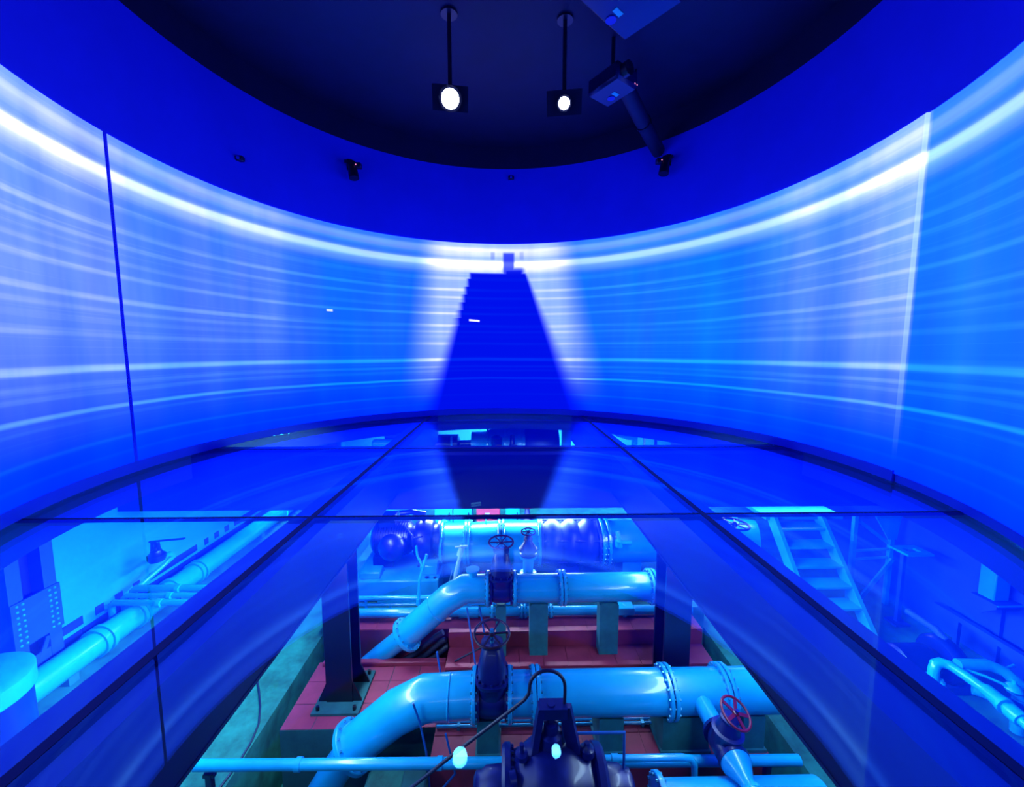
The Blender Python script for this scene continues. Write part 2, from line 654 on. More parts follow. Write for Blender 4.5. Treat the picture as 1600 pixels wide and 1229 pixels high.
b = floor_beam((-2.04, 1.02, -.64), (-1.65, 6.10, -.036), 'y'); b['label'] = 'long navy steel box beam under the left glass joint, near half'
b = floor_beam((-2.04, 6.74, -.64), (-1.65, 9.9, -.036), 'y'); b['label'] = 'far navy floor beam running back to the screen on the left'
b = floor_beam((1.68, 1.02, -.64), (2.10, 6.10, -.036), 'y'); b['label'] = 'long navy steel box beam under the right glass joint, near half'
b = floor_beam((1.68, 6.74, -.64), (2.10, 9.9, -.036), 'y'); b['label'] = 'far navy floor beam running back to the screen on the right'
b = floor_beam((-5.98, 6.11, -.90), (6.38, 6.73, -.036), 'x'); b['label'] = 'deep navy cross beam under the second glass joint'
b = floor_beam((-1.64, .70, -.64), (1.67, 1.0, -.036), 'x'); b['label'] = 'near cross beam below the edge of the picture'
struct('trim_1', shell(-180, 180, R + .07, R + .34, -.38, -.002, 3), STEEL)
# slab round the chamber (roof of the pump hall)
sm = MB()
ro = R + .34
N = 96
vs, fs = [], []
for k in range(N):
    a = 2 * PI * k / N
    c, s_ = math.cos(a), math.sin(a)
    t = min((7.0 / abs(c)) if abs(c) > 1e-6 else 99, (10.2 / abs(s_)) if abs(s_) > 1e-6 else 99)
    for z in (-.46, -.2):
        vs += [(CX + ro * c, CY + ro * s_, z), (CX + t * c, CY + t * s_, z)]
for k in range(N):
    i, j = 4 * k, 4 * ((k + 1) % N)
    fs += [(i, i + 1, j + 1, j), (i + 2, j + 2, j + 3, i + 3), (i, j, j + 2, i + 2), (i + 1, i + 3, j + 3, j + 1)]
sm.add(vs, fs)
struct('ceiling_hall', sm, CONCD)

# ------------------------------------------------------------------ pump hall shell
HX0, HX1, HY0, HY1, FZ = -6.0, 6.4, .2, 15.0, -2.5
hf = MB()
hf.box((HX0 - .3, HY0, FZ - 1), (-2.62, HY1, FZ)).box((2.95, HY0, FZ - 1), (HX1 + .3, HY1, FZ)).box((-2.62, 6.6, FZ - 1), (2.95, HY1, FZ))
hf.box((-2.62, HY0, FZ - 1.1), (2.95, 6.6, FZ - 1))
struct('floor_hall', hf, CONC)
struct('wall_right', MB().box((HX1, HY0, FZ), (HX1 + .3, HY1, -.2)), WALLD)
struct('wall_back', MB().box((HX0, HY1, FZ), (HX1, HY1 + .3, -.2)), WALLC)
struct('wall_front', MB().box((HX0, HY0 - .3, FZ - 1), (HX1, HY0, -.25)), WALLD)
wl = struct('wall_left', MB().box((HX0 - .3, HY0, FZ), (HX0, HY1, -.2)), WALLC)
# row of dark openings along the foot of the left wall: square ones and long ones
from_y = 5.05
y = 5.2
for L_ in (.26, .12, .12, .12, 1.05, .10, .12, .13, 1.10, .13, .14, .15, 1.2, .2, .2, .2, 1.4):
    part('wall_opening', MB().box((HX0 - .02, y, -2.285), (HX0 + .012, y + L_, -2.165)), SLOT, wl)
    y += L_ + (.18 if L_ < .5 else .2)
for k in range(20):
    y = 4.6 + k * .42
    part('channel_cover', MB().box((HX0, y, -2.45), (HX0 + .02, y + .405, -2.345)), SLOT, wl)

# red terraces of tiles: each tile a piece of its own
TR = random.Random(3)
tile_me = {}


def tiles(parent, x0, x1, y0, y1, z, sx=.30, sy=.30):
    nx, ny = max(1, round((x1 - x0) / sx)), max(1, round((y1 - y0) / sy))
    dx, dy = (x1 - x0) / nx, (y1 - y0) / ny
    key = (round(dx, 4), round(dy, 4))
    if key not in tile_me:
        o = finish('tile', MB().box((-dx / 2 + .004, -dy / 2 + .004, -.012), (dx / 2 - .004, dy / 2 - .004, .006)), TILE, None, (0, 0, 0), smooth=False)
        tile_me[key] = o.data
        bpy.data.objects.remove(o)
    base = Vector(ORG[parent.name])
    for i in range(nx):
        for j in range(ny):
            o = bpy.data.objects.new('tile', tile_me[key])
            COL.objects.link(o)
            o.parent = parent
            o.location = Vector((x0 + (i + .5) * dx, y0 + (j + .5) * dy, z + TR.uniform(-.0012, .0012))) - base


def terrace(name, lo, hi, body=REDP):
    o = struct(name, MB().box(lo, (hi[0], hi[1], hi[2] - .006)), body)
    tiles(o, lo[0], hi[0], lo[1], hi[1], hi[2] - .006)
    return o


terrace('floor_terrace_left', (-2.37, 3.88, FZ - 1), (-.73, 4.81, -2.4), CONCD)
terrace('floor_terrace_front', (-.73, 3.52, FZ - 1), (2.62, 4.57, -2.4))
terrace('floor_terrace_middle', (-.73, 4.57, FZ - 1), (2.62, 4.91, -2.3))
terrace('floor_terrace_back', (-.73, 4.91, FZ - 1), (2.62, 5.41, -2.09))
terrace('floor_terrace_corner', (-2.37, 5.02, FZ - 1), (-.73, 5.41, -2.12))
struct('trim_shadow_gap', MB().box((-.73, 4.555, -2.40), (2.62, 4.575, -2.335)), STEEL)  # dark strip in place of the shadow gap at the step
struct('trim_3', MB().box((-2.3, 4.72, -2.405), (-.74, 4.80, -2.345), .012), REDP)
struct('floor_plinth', MB().box((-2.6, 5.41, FZ - 1), (2.9, 7.4, -2.12)), CONC)

# ------------------------------------------------------------------ reusable pieces


def flange(parent, c, axis, r, t=.05, nb=16, over=.05, name='flange'):
    c, d = Vector(c), Vector(axis).normalized()
    R2 = r + over
    f = part(name, MB().lathe(c - d * t / 2, d, [(0, r * .97), (0, R2 - .006), (.006, R2), (t - .006, R2), (t, R2 - .006), (t, r * .97)], 36), PIPE, parent)
    u = d.orthogonal().normalized()
    w = d.cross(u)
    bm = MB()
    rb = r + over * .55
    for k in range(nb):
        a = 2 * PI * (k + .5) / nb
        p = c + (u * math.cos(a) + w * math.sin(a)) * rb
        bm.cyl(p - d * (t / 2 + .016), p + d * (t / 2 + .016), .012, 6)
    part('flange_bolts', bm, BOLT, f, kind='stuff')
    return f


def handwheel(parent, c, axis, Rw, rw, m, spokes=6, name='handwheel', wide=None):
    c, d = Vector(c), Vector(axis).normalized()
    h = part(name, MB().torus(c, d, Rw, rw, 40, 10), m, parent)
    part('hub', MB().lathe(c - d * rw * 1.6, d, [(0, rw * 1.8), (.2 * rw, rw * 2.2), (rw * 2.6, rw * 2.2), (rw * 3.2, rw * 1.4)], 16), m, h)
    u = d.orthogonal().normalized()
    w = d.cross(u)
    for k in range(spokes):
        a = 2 * PI * (k + .3) / spokes
        e = u * math.cos(a) + w * math.sin(a)
        part('spoke', MB().bar(c + e * rw * 1.2, c + e * Rw, wide or rw * 1.1, rw * .9, d), m, h)
    return h


# ------------------------------------------------------------------ front water main (pipe A)
AY, AZ, AR = 3.72, -1.88, .204
t = thing('water_main', 'large cyan flanged water pipe nearest the viewer, bending down at its left end', 'pipe', (.9, AY, -2.4))
part('pipe_run', MB().cyl((.04, AY, AZ), (2.95, AY, AZ), AR, 48), PIPE, t)
part('elbow', MB().tube([(-.31, AY, AZ), (-.80, 3.71, AZ - .02), (-1.09, 3.69, AZ - .15), (-1.50, 3.66, AZ - .47)], [AR, AR, AR, AR * .97], 48), PIPE, t)
part('down_pipe', MB().tube([(-1.50, 3.66, AZ - .47), (-1.68, 3.62, AZ - .70), (-1.9, 3.56, AZ - 1.05)], .15, 32), PIPE, t)
flange(t, (-1.51, 3.657, AZ - .48), (-.5, -.06, -.42), AR * .97, .05, 14, .06)
for x in (-.30, .05, .29, .335, 1.62, 1.67, 2.20, 2.25):
    flange(t, (x, AY, AZ), (1, 0, 0), AR, .036, 18, .045)
part('weld_ring', MB().lathe((-.56, 3.71, AZ - .01), (1, 0, 0), [(0, AR), (.006, AR + .006), (.014, AR + .006), (.02, AR)], 40), PIPE, t)

# rear water main (pipe B)
BY, BZ, BR = 4.83, -1.435, .172
t = thing('water_main', 'cyan flanged water pipe on tall green blocks, slanting down into the pit on its left', 'pipe', (.8, BY, -2.3))
part('pipe_run', MB().cyl((.12, BY, BZ), (2.5, BY, BZ), BR, 48), PIPE, t)
part('elbow', MB().tube([(-.22, BY, BZ), (-.50, BY, BZ - .0), (-.72, BY, BZ - .13), (-1.25, BY + .02, BZ - .62)], BR, 48), PIPE, t)
part('down_pipe', MB().tube([(-1.24, BY + .02, BZ - .61), (-1.62, BY + .08, BZ - .95), (-2.0, BY + .12, BZ - 1.3)], .125, 32), PIPE, t)
flange(t, (-1.26, BY + .02, BZ - .63), (-.53, 0, -.49), BR, .05, 14, .05)
part('weld_ring', MB().lathe((-.86, BY, BZ - .258), (-.53, 0, -.49), [(0, BR), (.006, BR + .006), (.014, BR + .006), (.02, BR)], 40), PIPE, t)
part('branch_stub', MB().cyl((-.40, BY, BZ + .1), (-.40, BY, BZ + .24), .05, 20), PIPE, t)
part('blind_flange', MB().cyl((-.40, BY, BZ + .24), (-.40, BY, BZ + .26), .085, 20), PIPE, t)
for x in (-.21, .13, .71, .755, 1.86, 1.91):
    flange(t, (x, BY, BZ), (1, 0, 0), BR, .034, 18, .045)


# ------------------------------------------------------------------ big gate valves
def gate_valve(label, x, y, z, r, htop, wheel_mat, Rw, tilt, body_w, bolted=True):
    t = thing('gate_valve', label, 'valve', (x, y, z - r - .03))
    w = body_w / 2
    bm = MB()
    bm.lathe((x - w, y, z), (1, 0, 0), [(0, r + .03), (.03, r + .03), (.032, r * .96), (w * .55, r * 1.03), (w * 1.45, r * 1.03), (2 * w - .032, r * .96), (2 * w - .03, r + .03), (2 * w, r + .03)], 40)
    part('body', bm, NAVY, t)
    # flat oval bonnet standing on the body
    n = 28
    h_ = htop - z - r * 1.2
    prof = [(z + r * .3, w * .96, r * .95), (z + r * .95, w * .96, r * .98), (z + r * 1.05, w * 1.08, r * 1.06), (z + r * 1.2, w * 1.08, r * 1.06), (z + r * 1.22, w * .92, r * .86),
            (z + r * 1.2 + h_ * .35, w * .86, r * .74), (z + r * 1.2 + h_ * .68, w * .68, r * .5), (htop - .06, w * .50, r * .34), (htop - .055, w * .7, r * .48), (htop - .03, w * .7, r * .48)]
    vs, fs = [], []
    for (zz, a, b_) in prof:
        for k in range(n):
            q = 2 * PI * k / n
            vs.append((x + a * math.copysign(abs(math.cos(q)) ** .7, math.cos(q)), y + b_ * math.copysign(abs(math.sin(q)) ** .7, math.sin(q)), zz))
    for i in range(len(prof) - 1):
        for k in range(n):
            fs.append((i * n + k, i * n + (k + 1) % n, i * n + n + (k + 1) % n, i * n + n + k))
    fs += [tuple(range(n - 1, -1, -1)), tuple((len(prof) - 1) * n + k for k in range(n))]
    part('bonnet', MB().add(vs, fs), NAVY, t)
    bb = MB()
    for k in range(14):
        q = 2 * PI * (k + .5) / 14
        px, py = x + w * .95 * math.copysign(abs(math.cos(q)) ** .7, math.cos(q)), y + r * .95 * math.copysign(abs(math.sin(q)) ** .7, math.sin(q))
        bb.cyl((px, py, z + r * 1.16), (px, py, z + r * 1.2 + .03), .011, 6)
    part('bonnet_bolts', bb, NAVY, t, kind='stuff')
    top = Vector((x, y, htop)) + Vector(tilt).normalized() * .07
    part('stem', MB().cyl((x, y, htop - .05), top + Vector(tilt).normalized() * .05, .018, 14), BOLT, t)
    handwheel(t, top, tilt, Rw, Rw * .075, wheel_mat)
    return t


gate_valve('tall navy gate valve with a dark handwheel on the nearest pipe', -.125, AY, AZ, .195, -1.285, DARKW, .172, (0, -.16, 1), .31)
gate_valve('navy gate valve with a red handwheel on the pipe carried by green blocks', -.04, BY, BZ, .165, -.89, REDW, .152, (0, -.10, 1), .29)

# green concrete blocks under the rear pipe (three in a row)
for lab, x0, x1, zt in (('slim green block under the navy valve of the rear pipe', -.11, .02, BZ - BR - .03), ('round-topped green block beside the valve, under the rear pipe', .32, .55, BZ - BR),
                        ('green block under the middle of the rear pipe, third from the left', 1.21, 1.45, BZ - BR), ('green block hidden partly by the right column', 2.05, 2.28, BZ - BR)):
    mb = MB()
    xm, n = (x0 + x1) / 2, 8
    top = [(x1 + (x0 - x1) * k / n, zt + .001 - (.03 if k in (0, n) else 0)) for k in range(n + 1)]
    mb.prism_y([(x0, -2.3), (x1, -2.3)] + top, 4.745, 4.905)
    t = thing('pipe_block', lab, 'block', (xm, 4.83, -2.3), 'blocks under the rear pipe')
    part('pillar', mb, BLOCK, t)
    part('saddle_pad', MB().box((x0 + .015, 4.76, zt - .012), (x1 - .015, 4.89, zt + .002)), BLOCK, t)

# saddles under the front pipe
for lab, x0, x1 in (('green saddle block under the valve of the nearest pipe', -.27, -.06), ('green saddle block right of the dark front pump', .93, 1.17),
                    ('wide green saddle block behind the small navy valve', 1.56, 2.02), ('green saddle block at the right end of the nearest pipe', 2.36, 2.58)):
    pts = [(x0, -2.4), (x1, -2.4), (x1, AZ - AR * .8)]
    t = thing('pipe_saddle', lab, 'block', ((x0 + x1) / 2, AY, -2.4), 'saddles under the nearest pipe')
    n = 10
    prof = [(AY - .16, -2.4), (AY + .16, -2.4), (AY + .16, AZ - AR * .72)] + [(AY + (AR + .004) * math.sin(.72 - 1.44 * k / n), AZ - (AR + .004) * math.cos(.72 - 1.44 * k / n)) for k in range(n + 1)] + [(AY - .16, AZ - AR * .72)]
    part('saddle', MB().prism_x(prof, x0, x1), BLOCK, t)
    part('base_pad', MB().box((x0 - .02, AY - .18, -2.404), (x1 + .02, AY + .18, -2.37)), BLOCK, t)

# conduits behind the front pipe
for k, (yy, r_) in enumerate(((3.86, .016), (3.915, .013), (3.965, .016))):
    t = thing('conduit', ('thin bright conduit lying nearest behind the front pipe', 'thin bright conduit in the middle of three behind the front pipe', 'thin bright conduit farthest behind the front pipe')[k], 'conduit', (.8, yy, -2.4), 'conduits on the red floor')
    part('conduit_run', MB().cyl((-.72, yy, -2.4 + r_ + .012), (2.55, yy, -2.4 + r_ + .012), r_, 12), PIPE, t)
    for x in (-.5, .6, 1.45, 2.3):
        part('clip', MB().box((x, yy - r_ - .006, -2.4), (x + .03, yy + r_ + .006, -2.4 + 2 * r_ + .016)), BOLT, t)

# small pipes behind the green blocks
t = thing('feed_pipe', 'slim cyan flanged pipe running behind the green blocks', 'pipe', (.5, 5.2, -2.09))
PZ, PY = -2.005, 5.2
part('pipe_run', MB().cyl((-2.3, PY, PZ), (2.6, PY, PZ), .062, 24), PIPE, t)
for x in (-.17, .24, .28, .64, 1.66):
    flange(t, (x, PY, PZ), (1, 0, 0), .062, .03, 8, .03)
part('coupling', MB().cyl((-.62, PY, PZ), (-.36, PY, PZ), .075, 24), PIPE, t)
part('valve_cap', MB().box((1.55, PY - .1, PZ - .02), (1.78, PY + .1, PZ + .085), .01), PIPE, t)
for x in (-1.35, .45, 1.3, 2.2):
    part('foot', MB().box((x, PY - .04, -2.12 if x < -.7 else -2.09), (x + .12, PY + .04, PZ + .02)), BLOCK, t)
for lab, z_, r_, y_ in (('upper thin cyan pipe left of the slanting pipe', -1.865, .032, 5.32), ('lower thin cyan pipe left of the slanting pipe', -1.97, .022, 5.33)):
    t = thing('feed_pipe', lab, 'pipe', (-1.3, y_, -2.12))
    part('pipe_run', MB().cyl((-2.3, y_, z_), (.2, y_, z_), r_, 18), PIPE, t)
    for x in ((-1.95, -.95) if z_ > -1.9 else (-1.62, -.5)):
        part('bracket', MB().box((x, y_ - .02, -2.12), (x + .03, y_ + .02, z_)), PIPE2, t)
t = thing('riser_pipe', 'thin bright riser with a joint in front of the pump plinth', 'pipe', (-1.05, 5.3, -2.1))
part('pipe_run', MB().tube([(-1.20, 5.29, -1.93), (-1.19, 5.36, -1.62), (-1.10, 5.45, -1.30)], .022, 14), PIPE, t)
part('pipe_tee', MB().cyl((-1.2, 5.29, -1.95), (-1.2, 5.3, -1.87), .034, 14), PIPE, t)
part('branch', MB().tube([(-1.15, 5.40, -1.46), (-1.24, 5.46, -1.32), (-1.25, 5.46, -1.18)], .016, 12), PIPE, t)
t = thing('riser_pipe', 'thin white riser with a tap standing above the slanting pipe', 'pipe', (-.72, 5.42, -2.1))
part('pipe_run', MB().tube([(-.72, 5.42, -2.1), (-.70, 5.44, -1.6), (-.62, 5.47, -1.28)], .026, 14), WHITEB, t)
part('tap_body', MB().cyl((-.64, 5.46, -1.33), (-.60, 5.47, -1.2), .042, 14), WHITEB, t)
part('tap_handle', MB().bar((-.70, 5.45, -1.2), (-.52, 5.47, -1.19), .025, .02), WHITEB, t)
c = MB().tube([(-1.15, 5.28, -1.95), (-1.0, 5.30, -1.93), (-.86, 5.34, -1.82), (-.78, 5.42, -1.68), (-.76, 5.55, -1.60)], .008, 8)
single('cable', 'thin pale cable hanging from the pump plinth to the slim pipe', 'cable', c, GREYH, (-.8, 5.36, -1.8))


# ------------------------------------------------------------------ steel columns
def column(label, x, y, wx=.29, wy=.30, zb=-2.4):
    t = thing('steel_column', label, 'column', (x, y, zb))
    e = .028
    zt = -.641
    part('flange_plate', MB().box((x - wx / 2, y - wy / 2, zb + .03), (x + wx / 2, y - wy / 2 + e, zt)), STEEL, t)
    part('flange_plate', MB().box((x - wx / 2, y + wy / 2 - e, zb + .03), (x + wx / 2, y + wy / 2, zt)), STEEL, t)
    part('web', MB().box((x - .012, y - wy / 2 + e, zb + .03), (x + .012, y + wy / 2 - e, zt)), STEEL, t)
    bp = part('base_plate', MB().box((x - .26, y - .30, zb), (x + .26, y + .30, zb + .03)), CONCD, t)
    for dx, dy in ((-.2, -.25), (.2, -.25), (-.2, .25), (.2, .25)):
        part('anchor_bolt', MB().cyl((x + dx, y + dy, zb + .03), (x + dx, y + dy, zb + .075), .02, 6), STEEL, bp)
    for sx in (-1, 1):
        for yy in (y - .13, y + .13):
            xx = x + sx * wx / 2
            part('gusset', MB().prism_y([(xx, zb + .03), (xx + sx * .10, zb + .03), (xx, zb + .26)] if sx > 0 else [(xx, zb + .26), (xx - .10, zb + .03), (xx, zb + .03)], yy - .008, yy + .008), STEEL, t)
    return t


column('black steel column on the red floor left of the pipes', -1.86, 4.33)
column('black steel column behind the right end of the nearest pipe', 1.90, 4.22)

# ------------------------------------------------------------------ big rear main, rubber joint and pump (pipe C)
CY_, CZ_, CR_ = 6.3, -1.54, .335
t = thing('pump_discharge', 'broad cyan pipe with four bolted flanges behind the navy valve', 'pipe', (-.2, CY_, -2.12))
part('pipe_run', MB().lathe((-1.02, CY_, CZ_), (1, 0, 0), [(0, .30), (.42, .305), (.46, .31), (1.0, CR_), (1.6, CR_)], 56), PIPE, t)
for x, r_ in ((-1.0, .30), (-.62, .305), (-.57, .305), (-.08, CR_), (-.02, CR_), (.56, CR_)):
    flange(t, (x, CY_, CZ_), (1, 0, 0), r_, .042, 24, .055)
for x in (-.85, .28):
    part('foot', MB().box((x - .14, CY_ - .22, -2.12), (x + .14, CY_ + .22, CZ_ - .25)), PIPE2, t)
part('lifting_eye', MB().torus((-.3, CY_, CZ_ + CR_ + .02), (1, 0, 0), .035, .01, 16, 8), PIPE, t)
t = thing('rubber_joint', 'wide dark blue bulging expansion joint right of the broad pipe', 'joint', (1.05, CY_, -2.12))
prof = [(0, CR_ + .05), (.03, CR_ + .05), (.035, CR_)] + [(.05 + .84 * k / 24, CR_ + .055 * abs(math.sin(PI * 3 * k / 24))) for k in range(25)] + [(.905, CR_), (.91, CR_ + .05), (.94, CR_ + .05)]
part('bellows', MB().lathe((.585, CY_, CZ_), (1, 0, 0), prof, 48), RUBBER, t)
for a in (.6, 1.6, 2.7, 3.7, 4.7, 5.7):
    yy, zz = CY_ + math.cos(a) * (CR_ + .035), CZ_ + math.sin(a) * (CR_ + .035)
    part('tie_rod', MB().cyl((.57, yy, zz), (1.54, yy, zz), .012, 10), RUBBER, t)
part('support', MB().box((.9, CY_ - .2, -2.12), (1.2, CY_ + .2, CZ_ - .3)), RUBBER, t)
t = thing('pump_suction', 'cyan flanged pipe end right of the dark blue joint', 'pipe', (1.9, CY_, -2.12))
part('pipe_run', MB().cyl((1.53, CY_, CZ_), (2.55, CY_, CZ_), CR_, 48), PIPE, t)
for x in (1.56, 1.66):
    flange(t, (x, CY_, CZ_), (1, 0, 0), CR_, .042, 24, .055)
part('foot', MB().box((1.9, CY_ - .22, -2.12), (2.2, CY_ + .22, CZ_ - .25)), PIPE2, t)
part('gauge_pipe', MB().tube([(1.75, 5.92, -1.2), (1.78, 5.85, -1.35), (1.95, 5.85, -1.36)], .03, 14), PIPE, t)
part('gauge_valve', MB().cyl((1.76, 5.86, -1.42), (1.76, 5.86, -1.32), .055, 16), PIPE, t)

# pump on plinth
t = thing('pump', 'navy centrifugal pump with a round motor on the cyan plinth', 'pump', (-1.55, 6.25, -1.8))
part('casing', MB().lathe((-1.42, 6.25, -1.45), (1, 0, 0), [(0, .10), (.0, .27), (.03, .30), (.10, .32), (.2, .32), (.27, .30), (.30, .24), (.36, .24), (.36, .30), (.40, .30)], 40), NAVY, t)
part('motor', MB().lathe((-2.12, 6.25, -1.42), (1, 0, 0), [(0, .08), (.02, .20), (.06, .25), (.6, .25), (.66, .19), (.72, .19)], 40), NAVY, t)
part('end_dome', MB().lathe((-1.72, 5.92, -1.42), (0, -1, 0), [(0, .21), (.06, .205), (.12, .17), (.16, .10), (.18, 0.0)], 32), NAVY, t)
fins = MB()
for k in range(13):
    fins.lathe((-2.03 + .04 * k, 6.25, -1.42), (1, 0, 0), [(0, .25), (0, .275), (.012, .275), (.012, .25)], 32)
part('cooling_fins', fins, NAVY, t, kind='stuff')
part('terminal_box', MB().box((-1.98, 6.1, -1.2), (-1.72, 6.36, -1.02), .015), NAVY, t)
part('top_pipe', MB().tube([(-1.3, 6.25, -1.15), (-1.3, 6.25, -1.03), (-1.5, 6.2, -.98), (-1.66, 6.2, -1.0)], .04, 16), NAVY, t)
part('air_line', MB().tube([(-1.55, 6.0, -1.12), (-1.45, 5.98, -1.24), (-1.4, 5.96, -1.30), (-1.28, 5.96, -1.28)], .014, 10), RUBBER, t)
part('foot', MB().box((-2.05, 6.0, -1.8), (-1.75, 6.5, -1.62)), NAVY, t)
part('foot', MB().box((-1.36, 6.0, -1.8), (-1.12, 6.5, -1.7)), NAVY, t)
t = thing('pump_plinth', 'cyan painted pump plinth with a raised block and holes', 'plinth', (-1.6, 6.0, -2.12))
part('base', MB().box((-2.25, 5.62, -2.12), (-.98, 6.75, -1.80), .015), PIPE2, t)
part('lip', MB().box((-1.86, 5.56, -2.10), (-.96, 5.62, -2.06)), PIPE, t)
part('raised_block', MB().box((-1.28, 5.78, -1.80), (-1.02, 6.0, -1.66), .012), PIPE2, t)
part('raised_block', MB().box((-2.15, 5.68, -1.80), (-1.85, 5.9, -1.70), .012), PIPE2, t)
part('anchor_hole', MB().lathe((-1.16, 5.71, -1.803), (0, 0, 1), [(0, .03), (.012, .034), (.012, .018)], 18), STEEL, t)
part('anchor_hole', MB().lathe((-1.04, 5.70, -1.803), (0, 0, 1), [(0, .022), (.012, .026), (.012, .014)], 18), STEEL, t)
t = thing('junction_box', 'small white box on the floor beside the plinth', 'box', (-.83, 5.62, -2.12))
part('case', MB().box((-.90, 5.56, -2.12), (-.70, 5.70, -2.0), .015), WHITEB, t)
part('lid', MB().box((-.905, 5.555, -2.0), (-.695, 5.705, -1.98), .008), WHITEB, t)
t = thing('warning_board', 'magenta stepped board leaning below the broad pipe', 'board', (-.42, 5.8, -2.12))
part('board', MB().prism_y([(-.55, -2.12), (-.30, -2.12), (-.30, -1.77), (-.38, -1.77), (-.38, -1.82), (-.46, -1.85), (-.46, -1.92), (-.55, -1.95)], 5.78, 5.81), PINK, t)
part('prop', MB().bar((-.42, 5.80, -1.86), (-.42, 5.95, -2.11), .03, .02), STEEL, t)

# small valve standing between pipe B and the broad pipe
t = thing('gate_valve', 'small navy gate valve with a dark magenta wheel in front of the broad pipe', 'valve', (.34, 5.45, -2.12))
vx, vy = .34, 5.45
part('spool', MB().lathe((vx, vy, -2.12), (0, 0, 1), [(0, .13), (.03, .13), (.03, .078), (.50, .078), (.505, .12), (.535, .12), (.54, .075), (.76, .075), (.765, .12), (.80, .12)], 28), PIPE, t)
part('body', MB().lathe((vx, vy, -1.32), (0, 0, 1), [(0, .12), (.025, .12), (.03, .09), (.07, .13), (.10, .13), (.11, .115), (.19, .065), (.22, .045), (.225, .065), (.245, .065), (.29, .03)], 28), NAVY, t)
part('stem', MB().cyl((vx, vy, -1.05), (vx, vy, -.96), .014, 12), BOLT, t)
handwheel(t, (vx, vy, -.98), (0, -.1, 1), .10, .0095, REDW)
t = thing('gate_valve', 'far small valve with a red wheel behind the broad pipe', 'valve', (.42, 7.05, -2.12))
part('body', MB().lathe((.42, 7.05, -2.12), (0, 0, 1), [(0, .12), (.5, .10), (.6, .14), (.7, .06), (.9, .03)], 24), NAVY, t)
handwheel(t, (.42, 7.05, -1.20), (0, -.25, 1), .12, .014, REDW)

# cabinets behind the broad pipe
t = thing('control_cabinet', 'red control cabinet with a handle behind the broad pipe', 'cabinet', (-.28, 7.35, -2.12))
part('case', MB().box((-.52, 7.2, -2.12), (-.08, 7.5, -1.0), .012), REDP, t)
dr = part('door', MB().box((-.51, 7.185, -2.05), (-.09, 7.2, -1.04), .004), REDP, t)
part('handle', MB().bar((-.36, 7.17, -1.42), (-.27, 7.17, -1.42), .02, .02), WHITEB, dr)
for lab, x0, x1 in (('cyan cabinet left of the red one, farther from it', -1.30, -.96), ('cyan cabinet next to the red one on its left', -.95, -.60), ('cyan cabinet right of the red one', 0.02, .30)):
    t = thing('control_cabinet', lab, 'cabinet', ((x0 + x1) / 2, 7.35, -2.12), 'cyan cabinets behind the broad pipe')
    part('case', MB().box((x0, 7.2, -2.12), (x1, 7.5, -.95), .012), PIPE2, t)
    dr = part('door', MB().box((x0 + .01, 7.185, -2.05), (x1 - .01, 7.2, -1.0), .004), PIPE, t)
    part('handle', MB().bar((x1 - .06, 7.17, -1.55), (x1 - .06, 7.17, -1.40), .02, .02), STEEL, dr)

# ------------------------------------------------------------------ foreground: service pipe, pump, hose, small valve
t = thing('service_pipe', 'straight cyan pipe crossing the very front of the pit', 'pipe', (.3, 3.32, -2.1))
part('pipe_run', MB().cyl((-2.8, 3.32, -2.165), (2.75, 3.32, -2.235), .046, 24), PIPE, t)
for x in (-1.9, -.62, 1.0, 2.1):
    part('clamp', MB().lathe((x, 3.32, -2.20 - .0126 * x), (1, 0, 0), [(0, .046), (0, .055), (.05, .055), (.05, .046)], 24), PIPE, t)
for x in (-2.68, 2.45):
    part('bracket', MB().bar((x, 3.32, -2.24), (x, 3.32, -2.75), .05, .05).bar((x - .05, 3.32, -2.262), (x + .05, 3.32, -2.262), .04, .03), STEEL, t)
t = thing('bypass_pipe', 'thin cyan pipe bending down right of the dark front pump', 'pipe', (1.1, 3.2, -2.3))
part('pipe_run', MB().tube([(.80, 3.2, -2.045), (1.58, 3.2, -2.045), (1.66, 3.2, -2.06), (1.70, 3.2, -2.12), (1.71, 3.18, -2.7)], .028, 18), PIPE, t)
part('union', MB().cyl((.95, 3.2, -2.045), (1.01, 3.2, -2.045), .036, 18), PIPE, t)
t = thing('intake_pipe', 'large cyan pipe lying lowest at the bottom right of the pit', 'pipe', (2.0, 2.75, -2.6))
part('pipe_run', MB().cyl((1.25, 2.85, -2.135), (2.6, 2.85, -2.135), .2, 40), PIPE, t)
flange(t, (1.27, 2.85, -2.135), (1, 0, 0), .2, .05, 16, .05)
part('foot', MB().box((1.9, 2.72, -3.5), (2.15, 2.98, -2.30)), BLOCK, t)
t = thing('pump', 'glossy navy split casing pump at the bottom of the view', 'pump', (.395, 2.90, -3.5))
px, py, pz = .395, 2.90, -1.96
part('casing', MB().lathe((px - .42, py, pz), (1, 0, 0), [(0, .10), (0, .27), (.025, .29), (.07, .29), (.09, .24), (.15, .26), (.26, .33), (.34, .36), (.46, .36), (.56, .335), (.68, .26), (.74, .24), (.76, .29), (.81, .29), (.835, .27), (.835, .10)], 48), NAVY, t)
part('bearing_housing', MB().lathe((px + .41, py, pz - .02), (1, 0, 0), [(0, .17), (.14, .16), (.18, .13), (.22, .13), (.24, .09)], 32), NAVY, t)
part('bearing_housing', MB().lathe((px - .41, py, pz - .02), (-1, 0, 0), [(0, .17), (.14, .16), (.18, .13), (.22, .13), (.24, .09)], 32), NAVY, t)
yk = MB()
yk.bar((px - .16, py + .02, pz + .30), (px - .10, py + .05, pz + .68), .05, .10).bar((px + .17, py + .02, pz + .30), (px + .09, py + .05, pz + .68), .05, .10)
yk.box((px - .115, py - .0, pz + .60), (px + .105, py + .11, pz + .69))
